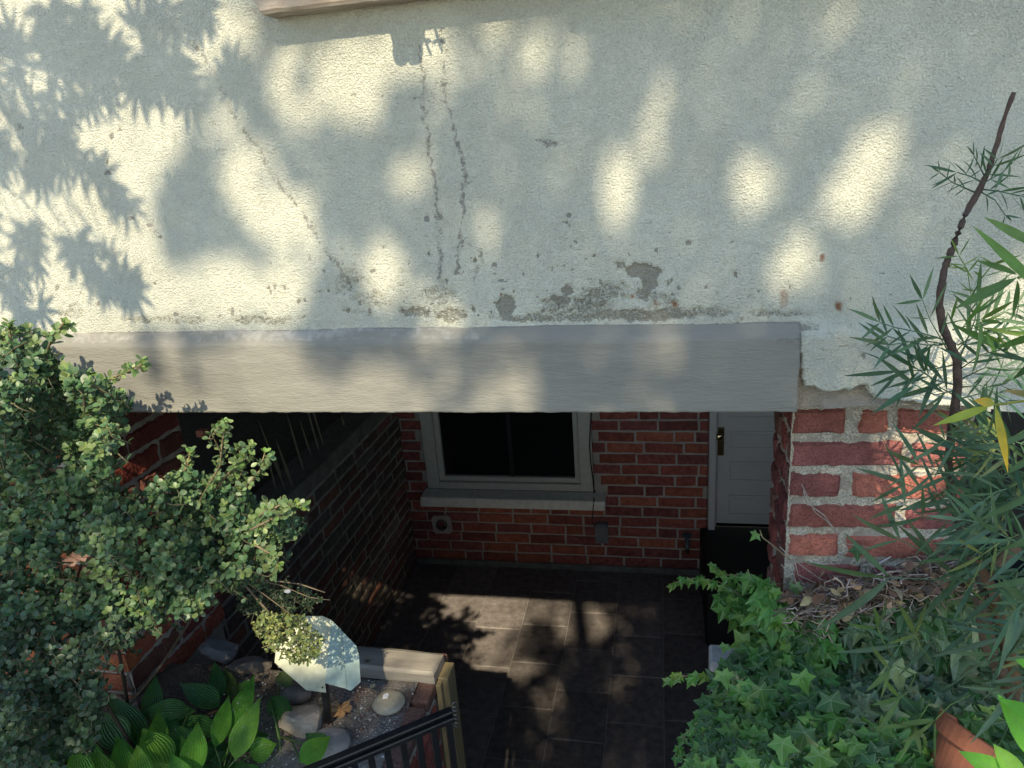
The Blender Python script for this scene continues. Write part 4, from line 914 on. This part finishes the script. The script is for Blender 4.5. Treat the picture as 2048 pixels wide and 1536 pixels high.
for i in range(150):
    x = random.uniform(1620, 1960); y = 1205 - (x - 1590) * .16 + random.gauss(0, 18); P_ = onY(x, y, random.uniform(1.23, 1.31))
    leaf(ml, P_, rv(), Vector((0, -.6, .8)) + rv(.5), random.uniform(.01, .035), random.uniform(.008, .02), cv((.42, .32, .20) if random.random() < .5 else (.16, .11, .08)), 'ovate', droop=random.uniform(-.4, .5), fold=random.uniform(-.3, .5), nseg=4)
ml.build('dead_leaves', M['dryleaf'], dv)
# dry leaves in the bed and the bush
def dry(name, px, py, z, s, colr, label, Y=None):
    mb = MB(); P_ = onZ(px, py, z) if Y is None else onY(px, py, Y); P_ = Vector(P_)
    d = Vector((.8, .5, .15)); n = Vector((.1, -.5, .9)); d.normalize(); n.normalize(); sdv = d.cross(n)
    ang_ = np.linspace(0, 2 * math.pi, 22, endpoint=False); vs = [P_ + n * s * .12]
    for i, a in enumerate(ang_):
        r = s * (.62 + .38 * abs(math.sin(a * 2.5 + .4))) * random.uniform(.85, 1.15); vs.append(P_ + d * math.cos(a) * r + sdv * math.sin(a) * r * .7 + n * s * random.uniform(-.12, .25))
    mb.add(vs, [(0, 1 + i, 1 + (i + 1) % 22) for i in range(22)], colr); mb.build
    return tag(mb.build(name, M['dryleaf']), label, 'dry leaf')
dry('dry_leaf', 683, 1420, ZS + .014, .030, (.42, .25, .12), 'curled tan dead leaf on the gravel right of the stake')
dry('dry_leaf', 152, 1118, 0, .026, (.62, .36, .24), 'pinkish brown dead leaf caught in the middle of the bush', Y=1.03)
dry('dry_leaf', 1575, 1195, 0, .022, (.30, .19, .13), 'brown dead leaf beside the lower left corner of the right pier', Y=1.30)
dry('dry_leaf', 745, 1372, ZS + .008, .009, (.45, .38, .24), 'tiny pale dead leaf scrap in front of the timber')

# ---- tall narrow leaved plant on the right
nl = empty('narrow_leaf_shrub', onZ(2020, 1330, 1.40), 'tall shrub with bare topped stem and narrow blue green leaflets at the right', 'shrub')
ml, ms = MB(), MB()
YS = 1.10
stem = [(2026, 186), (2008, 240), (1990, 300), (1975, 345), (1952, 392), (1930, 430), (1912, 478), (1895, 520), (1884, 560), (1879, 610), (1886, 660), (1902, 690), (1914, 720), (1915, 770), (1908, 830), (1900, 880), (1896, 930), (1905, 990), (1918, 1050), (1935, 1110), (1960, 1160), (1985, 1220), (2005, 1280), (2030, 1350), (2040, 1420)]
def YSt(y): return YS + .02 * math.sin(y / 140.) - .10 * max(0, (y - 1150) / 300)
P3 = [onY(x, y, YSt(y)) for x, y in stem]; pc = []; 
fine_ = []
for a, c in zip(P3, P3[1:]):
    for j in range(4): fine_.append(a + (c - a) * j / 4 + np.array(rv(.0004)))
fine_.append(P3[-1])
nF = len(fine_); rad = [.0022 + .0036 * min(1, i / nF * 1.9) + (.0009 * random.random()) for i in range(nF)]
cs_ = (.085, .06, .05)
ms.tube(fine_, rad, 10, cs_, jit=.12)
def frond(pts, Y0, Y1, n, Ll, colr, w_=.088, spread=.9, side=None, tip=True, c2=None):
    P_ = [Vector(onY(x, y, Y0 + (Y1 - Y0) * i / (len(pts) - 1))) for i, (x, y) in enumerate(pts)]
    ms.tube(P_, [.0012] + [.0008] * (len(P_) - 1), 4, tuple(q * 1.3 for q in colr))
    tot = sum((c - a).length for a, c in zip(P_, P_[1:])); 
    def at_(t):
        l = t * tot
        for a, c in zip(P_, P_[1:]):
            s = (c - a).length
            if l <= s or c is P_[-1]: return a.lerp(c, min(1, l / s)), (c - a).normalized()
            l -= s
    view = Vector((0, -1, .3))
    for i in range(n):
        t = .25 + .75 * i / max(1, n - 1) if n > 1 else 1
        p, d = at_(min(t, .999)); q = d.cross(view).normalized()
        for sg_ in ((1, -1) if side is None else (side,)):
            dd = d * random.uniform(.7, 1.1) + q * sg_ * spread * random.uniform(.6, 1.1) + Vector((0, random.gauss(0, .25), random.gauss(-.1, .12)))
            L = Ll * random.uniform(.75, 1.15)
            leaf(ml, p, dd, view + rv(.45), L, L * w_ * random.uniform(.8, 1.2), cv(colr, .15), 'lance', droop=random.uniform(-.12, .34), fold=.25, nseg=7, twist=random.uniform(-.4, .4), c2=c2)
    if tip:
        p, d = at_(.999); leaf(ml, p, d + rv(.1), view + rv(.4), Ll * 1.1, Ll * w_ * 1.1, cv(colr, .15), 'lance', droop=.1, fold=.25, nseg=6, c2=c2)
B1 = (.085, .155, .085); B2 = (.052, .11, .062); B3 = (.10, .19, .045); B4 = (.16, .26, .05)
fr = [  # upper tuft
 ([(1965,365),(1940,352),(1915,345)],3,.04,B2),([(1965,360),(1985,335),(1995,318)],3,.038,B1),([(1960,370),(2005,345),(2020,330)],3,.036,B1),([(1958,378),(1995,382),(2040,392)],4,.035,B2),([(1950,385),(1905,365),(1880,345)],4,.022,B2),([(1955,380),(1990,400),(2010,430)],2,.035,B2),([(1968,350),(1955,325),(1948,312)],3,.03,B2),
 # young curled shoots
 ([(1938,660),(1942,590),(1935,540),(1918,512)],4,.028,B3),([(1940,600),(1960,560),(1985,530)],3,.035,B3),([(1890,540),(1905,528),(1925,530)],2,.03,B4),
 # middle whorl
 ([(1890,680),(1840,665),(1790,655),(1760,645)],4,.055,B1),([(1885,690),(1850,690),(1800,680),(1775,672)],3,.05,B2),([(1895,700),(1860,640),(1845,600)],3,.05,B1),([(1900,690),(1840,680),(1780,690)],2,.06,B1),
 ([(1905,730),(1860,740),(1800,742)],3,.07,B2),([(1912,770),(1870,760),(1830,735)],3,.075,B2),([(1912,780),(1870,790),(1830,770)],2,.07,B2),([(1908,790),(1880,775),(1850,745)],2,.06,B2),
 ([(1915,700),(1950,660),(1990,630),(2030,615)],5,.06,B1),([(1915,690),(1960,670),(2010,665),(2048,640)],5,.06,B2),([(1918,740),(1960,710),(2000,700)],4,.055,B2),([(1918,760),(1970,735),(2030,740)],4,.06,B2),([(1918,775),(1960,770),(2010,800)],4,.05,B2),([(1918,720),(1950,640),(1955,600)],4,.055,B1),([(1905,660),(1940,650),(1990,660)],4,.055,B3),([(1880,650),(1925,640),(1960,640)],3,.06,B3),
 ([(1910,800),(1950,790),(2000,770)],4,.05,B2)]
for pts, n, Ll, c in fr: frond(pts, YSt(pts[0][1]), YSt(pts[0][1]) + random.uniform(-.10, .05), n, Ll, c)
# lower dense fans
for i in range(56):
    y0 = random.choice([random.uniform(860, 1100), random.uniform(900, 1450)]); x0 = np.interp(y0, [800, 930, 1110, 1280, 1420], [1965, 1985, 2005, 2050, 2070]) + random.uniform(-5, 100)
    a = random.uniform(0, 2 * math.pi); ln = random.uniform(40, 90)
    if random.random() < .55: a = random.uniform(2.6, 3.9)
    pts = [(x0, y0), (x0 + ln * .5 * math.cos(a), y0 + ln * .45 * math.sin(a)), (x0 + ln * math.cos(a), y0 + ln * math.sin(a) + 8)]
    Y0 = 1.12 - .22 * max(0, (y0 - 850) / 650) - random.uniform(0, .14)
    frond(pts, Y0, Y0 - random.uniform(-.03, .08), random.randint(2, 4), random.uniform(.055, .09), (B1 if random.random() < .6 else B2) if random.random() < .88 else (.15, .19, .06), spread=.7, w_=.078)
for pts, n, Ll, c in [([(1990,1020),(1930,1000),(1860,985),(1810,968)],5,.075,B1),([(2000,1060),(1920,1050),(1850,1035),(1810,1010)],4,.08,B1),([(1960,960),(1900,950),(1840,930)],4,.07,B1),([(1980,900),(1920,890),(1890,880)],4,.07,B1),([(1990,880),(1960,850),(1950,830)],4,.06,B1),([(2000,1120),(1940,1130),(1860,1110),(1800,1080)],3,.08,B1),([(1960,1150),(1880,1160),(1780,1155)],2,.12,B1),([(1990,1250),(1900,1270),(1800,1290)],3,.09,B2)]:
    frond(pts, 1.05, 1.0, n, Ll, c)
# pale drooping tips lower left of the shrub
for pts in ([(1830,1350),(1790,1330),(1780,1340)],[(1830,1350),(1815,1385),(1800,1395)],[(1860,1400),(1850,1420),(1830,1450)],[(1940,1390),(1900,1410),(1870,1440)],[(1870,1330),(1845,1300),(1830,1270)],[(1790,1320),(1765,1280),(1755,1255)]):
    frond(pts, .99, .96, 1, .06, (.10, .17, .05), w_=.13)
ml.build('leaflets', M['narrow'], nl, smooth=True)
# second stems low down
ms.tube([onY(1960, 1120, 1.0), onY(1990, 1200, .97), onY(2010, 1280, .98), P3[-1]], [.007, .008, .009, .010], 8, (.17, .095, .05), jit=.08)
ms.tube([onY(2060, 1060, 1.0), onY(1990, 1140, .99), onY(1960, 1200, .97), onY(1980, 1300, .97), P3[-1]], [.008, .009, .010, .010, .010], 8, (.13, .09, .06), jit=.1)
ms.build('stems', M['bark'], nl, smooth=True)
# near branch of the same kind reaching in from the right, with yellow leaves
nb = empty('narrow_leaf_branch', onY(2120, 800, .8), 'near branch with yellowing narrow leaves reaching in from the right edge', 'branch')
ml, ms = MB(), MB()
def one(pts, Y0, Y1, w_, c, c2=None, fold=.2):
    A_ = Vector(onY(*pts[0], Y0)); B_ = Vector(onY(*pts[1], Y1))
    if pts[0][0] >= 2080: ms.tube([A_, A_ + (Vector(onY(2143, pts[0][1] + 10, .67)) - A_) * .5, onY(2143, pts[0][1] + 20, .67)], .0011, 4, (.16, .2, .08))
    leaf(ml, A_, B_ - A_, Vector((0, -1, .45)) + rv(.15), (B_ - A_).length, w_ * .68, c, 'lance', droop=.06, fold=fold, nseg=8, c2=c2)
one([(1980, 812), (1870, 850)], .70, .68, .012, (.30, .36, .05), (.25, .33, .04)); one([(1990, 810), (2020, 945)], .70, .66, .011, (.30, .34, .05), (.75, .42, .02)); one([(1990, 808), (1950, 800)], .7, .69, .013, (.3, .33, .06), (.65, .38, .05))
ml.build('leaflets', M['narrow'], nb, smooth=True); ms.tube([onY(2140, 790, .66), onY(2060, 800, .69), onY(1990, 810, .70)], .0012, 5, (.3, .33, .08)); ms.build('stem', M['bark'], nb, smooth=True)
nb = empty('narrow_leaf_branch', onY(2140, 520, .65), 'near green branch with long narrow leaves at the right edge above the yellow leaf', 'branch')
ml, ms = MB(), MB()
one([(2090, 590), (1948, 445)], .62, .66, .013, (.13, .24, .05)); one([(2090, 500), (1965, 430)], .64, .68, .011, (.15, .25, .07)); one([(2035, 555), (1905, 618)], .66, .68, .013, (.09, .18, .06)); one([(2035, 550), (1950, 515)], .66, .70, .011, (.10, .2, .05)); one([(2035, 560), (2030, 640)], .66, .68, .010, (.08, .17, .06)); one([(2040, 550), (2100, 500)], .66, .68, .012, (.08, .17, .05))
one([(2090, 800), (2005, 775)], .62, .66, .012, (.10, .2, .06), (.4, .24, .1)); one([(2100, 660), (1985, 700)], .66, .7, .010, (.09, .18, .05)); one([(2100, 700), (2020, 765)], .66, .7, .010, (.06, .13, .06)); 
one([(2100, 850), (1960, 905)], .78, .80, .010, B1); one([(2120, 960), (1950, 1050)], .74, .78, .012, B1); one([(2110, 880), (2000, 960)], .75, .78, .011, B1); one([(2110, 1060), (1985, 1110)], .74, .78, .011, B1); one([(2100, 1150), (1960, 1180)], .74, .78, .011, B1)
ms.tube([onY(2140, 520, .64), onY(2080, 540, .66), onY(2035, 556, .66)], .0012, 5, (.2, .28, .08))
ms.tube([onY(2160, 300, .66), onY(2140, 520, .65), onY(2140, 800, .67), onY(2150, 1200, .72)], .004, 6, (.15, .11, .07))
ml.build('leaflets', M['narrow'], nb, smooth=True); ms.build('stem', M['bark'], nb, smooth=True)
# bright young leaves in the bottom right corner
cb = empty('lime_leaf_shoot', onZ(2080, 1600, 1.55), 'bright lime green broad leaf shoot in the bottom right corner', 'plant')
ml, ms = MB(), MB()
for a, c_, w_ in (((2050, 1570), (1918, 1502), .016), ((2050, 1570), (1988, 1488), .015), ((2060, 1580), (1996, 1500), .013), ((2100, 1540), (2000, 1390), .02), ((2100, 1450), (1995, 1395), .012), ((2110, 1350), (2030, 1318), .012), ((2110, 1430), (2040, 1500), .014), ((2110, 1520), (2040, 1450), .016)):
    A_ = Vector(onY(*a, .60)); B_ = Vector(onY(*c_, .62)); leaf(ml, A_, B_ - A_, Vector((0, -.6, 1)) + rv(.2), (B_ - A_).length, w_ * 1.3, cv((.17, .42, .04), .1), 'lance', droop=.05, fold=.25, nseg=7)
ms.tube([onZ(2100, 1640, 1.5), onY(2100, 1540, .6), onY(2110, 1350, .6)], .002, 5, (.2, .35, .06))
ml.build('leaves', M['narrow'], cb, smooth=True); ms.build('stem', M['narrow'], cb, smooth=True)
# terracotta pot, tipped over, half buried in leaves
tp = empty('terracotta_pot', onZ(1910, 1480, 1.45), 'orange terracotta pot half buried in leaves at the lower right', 'pot')
b = MB(); c0 = Vector(onZ(1968, 1520, 1.49)); Mp = Matrix.Translation(c0) @ Matrix.Rotation(R(34), 4, 'Y') @ Matrix.Rotation(R(-22), 4, 'X')
pf = [(.0, -.09), (.052, -.09), (.068, -.01), (.070, .0), (.080, .0), (.083, .028), (.074, .030), (.066, -.002), (.048, -.08), (0, -.08)]; k_ = 36
vs = [Mp @ Vector((r * math.cos(2*math.pi*j/k_), r * math.sin(2*math.pi*j/k_), z_)) for r, z_ in pf for j in range(k_)]
b.add(vs, [(i*k_+j, i*k_+(j+1) % k_, (i+1)*k_+(j+1) % k_, (i+1)*k_+j) for i in range(len(pf)-1) for j in range(k_)]); b.build('body', M['terracotta'], tp, smooth=False)
b = MB(); vs = [Mp @ Vector((.064 * math.cos(2*math.pi*j/k_), .064 * math.sin(2*math.pi*j/k_), -.012)) for j in range(k_)]; b.add(vs, [tuple(range(k_))], (.06, .05, .04)); b.build('potting_soil', M['soil'], tp)
# dim dry stems on the dirt behind the low wall
dsn = empty('dry_grass', (-2.0, 2.7, 1.14), 'dim dry grass blades standing behind the low wall in the dark', 'grass')
ml = MB()
for (x, y, h_) in ((590,985,110),(575,990,150),(610,950,130),(640,910,120),(650,900,140),(555,990,90),(625,920,90),(565,960,60),(690,860,40)):
    A_ = Vector(onZ(x, y, 1.15)); leaf(ml, A_, Vector((-.12, 0, 1)) + rv(.05), Vector((.4, -1, 0)), h_ / 420., random.uniform(.006, .012), (.12, .11, .07), 'lance', droop=.03, fold=.2, nseg=5)
ml.build('blades', M['narrow'], dsn)
b = MB(); q = onY(398, 868, 2.6); b.box((q[0] - .02, 2.6, q[2] - .02), (q[0] + .025, 2.64, q[2] + .015), (.5, .2, .14)); tag(b.build('brick_scrap', M['brick'], bevel=.008), 'pinkish brick fragment seen in the dark gap beside the left pier', 'brick')

# ------------------------------------------------------------ plant on the sill, above the frame: only its shadow is seen
gp = empty('geranium', (-.35, 1.22, A[2] + .045), 'potted geranium standing on the window sill just above the photo', 'potted plant')
ml, ms = MB(), MB()
def back(px, py, t, Y=YW): return Vector(onY(px, py, Y) - SD / SD[1] * t)
for (px, py, r_) in ((799, 66, .0165), (831, 68, .0165), (797, 85, .011), (834, 86, .011), (802, 106, .0155), (829, 105, .0155), (815, 82, .016), (1160, 22, .026), (1180, 38, .018), (925, 30, .015)):
    c = back(px, py, .19); n = Vector(-SD); e1_ = n.orthogonal().normalized(); e2_ = n.cross(e1_)
    ml.add([c] + [c + (e1_ * math.cos(a) + e2_ * math.sin(a)) * r_ * (1 + .04 * math.cos(5 * a)) for a in np.linspace(0, 2*math.pi, 18, endpoint=False)], [(0, 1 + i, 1 + (i + 1) % 18) for i in range(18)], (.05, .13, .03))
    g = Vector((-.35 + random.uniform(-.02, .02) + (.2 if px > 1000 else 0), 1.2, A[2] + .13)); ms.tube([g, g.lerp(c, .5) + Vector((0, 0, .03)), c], .0015, 5, (.1, .2, .05))
for a_p in ([(838, 50), (850, 80), (862, 110)], [(868, 50), (876, 80), (884, 102)]):
    ms.tube([back(x, y, .19) for x, y in a_p], [.003, .0025, .002], 5, (.1, .2, .05))
    for x, y in a_p[:2]:
        for s_ in (-1, 1, .4): leaf(ml, back(x, y, .19), Vector((s_ * .8, .1, -.35 * abs(s_))), Vector(-SD), .014, .006, (.05, .13, .03), 'lance', nseg=4)
ml.build('leaves', M['canopy'], gp); ms.build('stems', M['bark'], gp)
b = MB()
for x_ in (-.35,): b.tube([(x_, 1.255, A[2] + .046), (x_, 1.255, A[2] + .13)], [.018, .022], 16)
b.build('pot', M['terracotta'], gp)

# ------------------------------------------------------------ unseen trees behind the viewer, leaves placed to dapple the light
e_u = np.cross(SD, [0, 0, 1.]); e_u /= np.linalg.norm(e_u); e_v = np.cross(e_u, SD)
def suv(P_): return np.array([(P_ - O) @ e_u, (P_ - O) @ e_v])
SURF = {'w': lambda x, y: onY(x, y, YW), 'f': lambda x, y: onZ(x, y, 0), 's': lambda x, y: onY(x, y, 1.10), 'g': lambda x, y: onZ(x, y, ZS + .02), 'l': lambda x, y: onX(x, y, XL), 'p': lambda x, y: onY(x, y, YP), 'n': lambda x, y: onY(x, y, .95), 'S': lambda x, y: onplane(x, y)}
LIT = [('w',822,90,75,62,1),('w',620,105,70,40,.8),('w',1010,190,50,60,.2),('w',1110,110,60,50,.25),('w',1480,110,60,60,.2),('w',1810,140,50,80,.25),('w',1930,330,60,60,.2),('w',1310,150,50,50,.2),('w',1130,330,40,60,.12),('w',1100,520,60,50,.12),('w',1700,600,60,40,.2),('w',1420,300,40,60,.12),('w',1940,520,60,60,.15),('l',660,1118,40,20,1),('l',825,1188,40,20,1),('w',120,180,260,300,1),('w',90,520,230,180,1),('w',330,60,150,110,1),('w',480,50,60,60,.7),('w',600,190,60,120,.75),('w',700,165,80,80,1),('w',735,200,40,60,1),('w',450,270,50,90,.6),('w',500,360,60,80,.9),('w',560,430,70,70,1),('w',620,490,45,50,.7),
 ('w',440,590,80,80,1),('w',560,580,60,70,1),('w',300,590,120,70,1),('w',765,545,45,66,1),('w',820,330,42,66,.7),('w',885,630,48,55,.75),('w',1235,375,42,72,1),('w',1295,285,45,52,.9),('w',1500,370,42,60,1),('w',1750,310,55,70,1),('w',1700,390,55,60,.95),('w',1600,215,45,50,.55),
 ('w',1580,530,52,66,.9),('w',1385,180,90,70,.3),('w',1640,60,90,60,.3),('w',1950,690,110,80,.75),('w',1850,775,70,45,.95),('w',2040,640,60,120,.8),('w',965,470,50,50,.4),('w',1010,110,90,70,.42),('w',900,110,60,60,.5),('w',1900,120,80,60,.35),('w',1460,560,60,50,.25),('w',1560,290,50,60,.35),
 ('w',200,735,110,70,1),('w',520,745,105,75,1),('w',345,735,80,60,.55),('w',860,700,42,36,.7),('w',1040,745,50,70,.5),('w',1050,800,60,26,.7),('w',1335,690,50,56,.6),('w',700,790,60,40,.6),('w',640,720,50,50,.3),
 ('p',1850,905,95,50,1),('p',1800,1000,60,55,.9),
 ('f',900,1215,75,40,1),('f',960,1240,60,60,1),('f',1020,1215,60,45,.9),('f',970,1290,75,40,.8),('f',1100,1210,60,35,.75),('f',1160,1240,50,40,1),('f',1180,1250,34,34,1),('f',1000,1335,80,22,.8),('f',940,1335,50,18,.6),('f',1240,1380,26,32,.3),('f',1095,1390,24,26,.25),('f',1150,1290,16,22,.25),('f',1230,1250,22,22,.3),('f',1080,1270,70,20,.25),('f',820,1305,22,10,.5),('f',1085,1430,25,20,.2),
 ('l',740,1155,90,34,1),('l',690,1135,70,30,1),('l',800,1185,70,30,1),
 ('s',70,730,120,110,.9),('s',60,860,110,90,.55),('s',190,830,70,60,.7),('s',240,960,70,70,.35),('s',430,900,60,80,.9),('s',520,950,50,50,.7),('s',590,1020,60,50,.9),('s',430,1050,110,70,.45),('s',300,1160,150,60,.3),('s',100,1000,120,80,.3),('s',560,1120,50,30,.4),
 ('S',610,1290,75,60,1),('S',690,1350,50,50,.5),('g',590,1300,60,50,1),('g',830,1335,60,30,.9),('g',480,1340,70,30,.35),('g',780,1400,40,30,.25),('g',650,1430,80,40,.12),
 ('g',450,1460,140,60,.25),('n',1800,640,60,60,.1),('n',2000,1500,80,60,.35),('n',1860,1480,40,50,.1)]
ell = []
for s, x, y, rx, ry, st in LIT:
    f = SURF[s]; c = suv(f(x, y)); ax_ = suv(f(x + rx, y)) - c; ay_ = suv(f(x, y + ry)) - c
    Mx = np.linalg.inv(np.array([ax_, ay_]).T + np.eye(2) * 1e-6); ell.append((c, Mx, st))
HS = 1.0
DC = 4.6
tr = empty('unseen_shade_tree', (1.2, -7.6, .6), 'unseen leafy shade tree behind the viewer, crown gaps shaped to throw the sun spots', 'tree')  # crown out of view, leaves left out where LIT wants sun spots
N0 = 110000
U = rng.uniform(-2.3, 2.0, N0); V = rng.uniform(-2.1, 1.6, N0)
keep = np.ones(N0, bool); rr = rng.random(N0)
for c, Mx, st in ell:
    q = (np.stack([U, V], -1) - c) @ Mx.T; d = np.hypot(q[:, 0], q[:, 1])
    keep &= ~((d < 1.04) & (rr < (st ** .6 if st > .3 else .45)))
ctr = rng.random(N0); edge_ = np.hypot((U + .1) / 2.2, (V + .2) / 1.8); keep &= ~((edge_ > .9) & (ctr < (edge_ - .9) * 4))
ml = MB(); idx = np.where(keep)[0]
for i in idx:
    w_ = DC + random.uniform(-.45, .5); p = O + e_u * U[i] + e_v * V[i] - SD * w_
    L = random.uniform(.035, .055); nn = (Vector(-SD) + rv(.45)).normalized(); d = nn.cross(rv(1.)).normalized(); s = nn.cross(d) * L * .33; p = Vector(p); d = d * L * .5
    ml.add([p - d, p + s - d * .1, p + d, p - s - d * .1], [(0, 1, 2, 3)], (.05, .11, .03), [(0, 0), (1, .5), (0, 1), (1, .5)])
ml.build('unseen_crown', M['canopy'], tr)
b = MB(); cc_ = O - SD * (DC + .9); base = np.array([1.2, -7.6, .6])
b.tube([base, base + np.array([-.05, .1, 2.2]), base + np.array([-.1, .6, 4.2]), cc_ + np.array([0, -.2, 1.2])], [.2, .16, .12, .05], 12, (.12, .09, .07), jit=.06)
for k_ in range(9):
    a = k_ * .7; e = cc_ + e_u * (1.7 * math.cos(a)) + e_v * (1.5 * math.sin(a)) - SD * .6; s0_ = base + np.array([-.1, .6, 3.4 + .2 * k_]); 
    b.tube([s0_, (s0_ + e) / 2 - SD * .5, e - SD * .1], [.02, .008, .003], 6, (.12, .09, .07))
b.build('unseen_trunk', M['bark'], tr, smooth=True)

# near palmate branch whose leaf shapes fall on the left of the wall
mt = empty('maple_branch', (-1.4, .1, 3.6), 'branch of palmate leaves hanging above the viewer on the left', 'branch')
ml, ms = MB(), MB(); 
def palm(c, r_, rot, n_l=7):
    n = Vector(-SD) + rv(.25); n.normalize(); e1_ = n.orthogonal().normalized(); e2_ = n.cross(e1_)
    # keep e1 along the wall's x, e2 up
    e1_ = (Vector((1, 0, 0)) - n * n.x).normalized(); e2_ = e1_.cross(n) * -1
    for k_ in range(n_l):
        a = rot + (k_ - (n_l - 1) / 2) * (4.2 / n_l); f = 1 - .35 * abs(k_ - (n_l - 1) / 2) / ((n_l - 1) / 2)
        d = e1_ * math.cos(a) + e2_ * math.sin(a); leaf(ml, c, d, n, r_ * f, r_ * .19, (.05, .12, .03), 'lance', nseg=4, fold=.05)
shade = [[(-60,80),(30,60),(60,170),(150,230),(200,330),(330,390),(300,440),(180,380),(110,330),(60,380),(-60,380)], [(85,60),(140,90),(210,60),(330,110),(470,90),(490,150),(440,180),(300,200),(210,210),(90,190)], [(140,0),(190,0),(180,120),(150,120)],[(310,0),(400,0),(400,20),(330,30)], [(-60,380),(50,380),(70,470),(100,620),(20,650),(-60,640)], [(110,470),(170,480),(250,540),(290,600),(200,580),(130,560)]]
wts = [38, 30, 5, 5, 20, 12]
ends = []
for poly, k_ in zip(shade, wts):
    for i in range(k_):
        x, y = polysample(poly); t = random.uniform(.7, 1.15); c = back(x, y, t); palm(c, random.uniform(.05, .075), random.choice([-1.2, -1.57, -.9, .4, -1.9, 3.6])); ends.append(c)
for x, y, a, r_ in ((95, 15, -1.3, .10), (315, 55, .9, .07), (275, 60, .7, .08), (345, 385, 0., .06), (255, 560, -.6, .05), (460, 130, .3, .05), (215, 520, .9, .05), (345, 70, .1, .06), (20, 80, 1.57, .06), (150, 480, -1.4, .09), (15, 110, 1.2, .06)):
    c = back(x, y, 1.0); palm(c, r_, a); ends.append(c)
root = Vector((-2.2, -.2, 4.4)); hubs = [Vector((-1.75, .25, 3.75)), Vector((-1.5, .45, 3.45)), Vector((-1.2, .35, 3.6))]
for h_ in hubs: ms.tube([root, root.lerp(h_, .5) + rv(.05), h_], [.016, .011, .006], 6, (.15, .1, .07))
for e in ends[::2]:
    h_ = min(hubs, key=lambda q: (q - e).length); ms.tube([h_, h_.lerp(e, .6) + rv(.03), e], [.003, .002, .001], 4, (.15, .1, .07))
ms.tube([root, root + Vector((-.8, -.8, .1)), Vector((-3.6, -1.6, 3.2)), Vector((-3.8, -1.8, .6))], [.018, .03, .06, .09], 8, (.14, .1, .07))
ml.build('leaves', M['canopy'], mt); ms.build('twigs', M['bark'], mt)
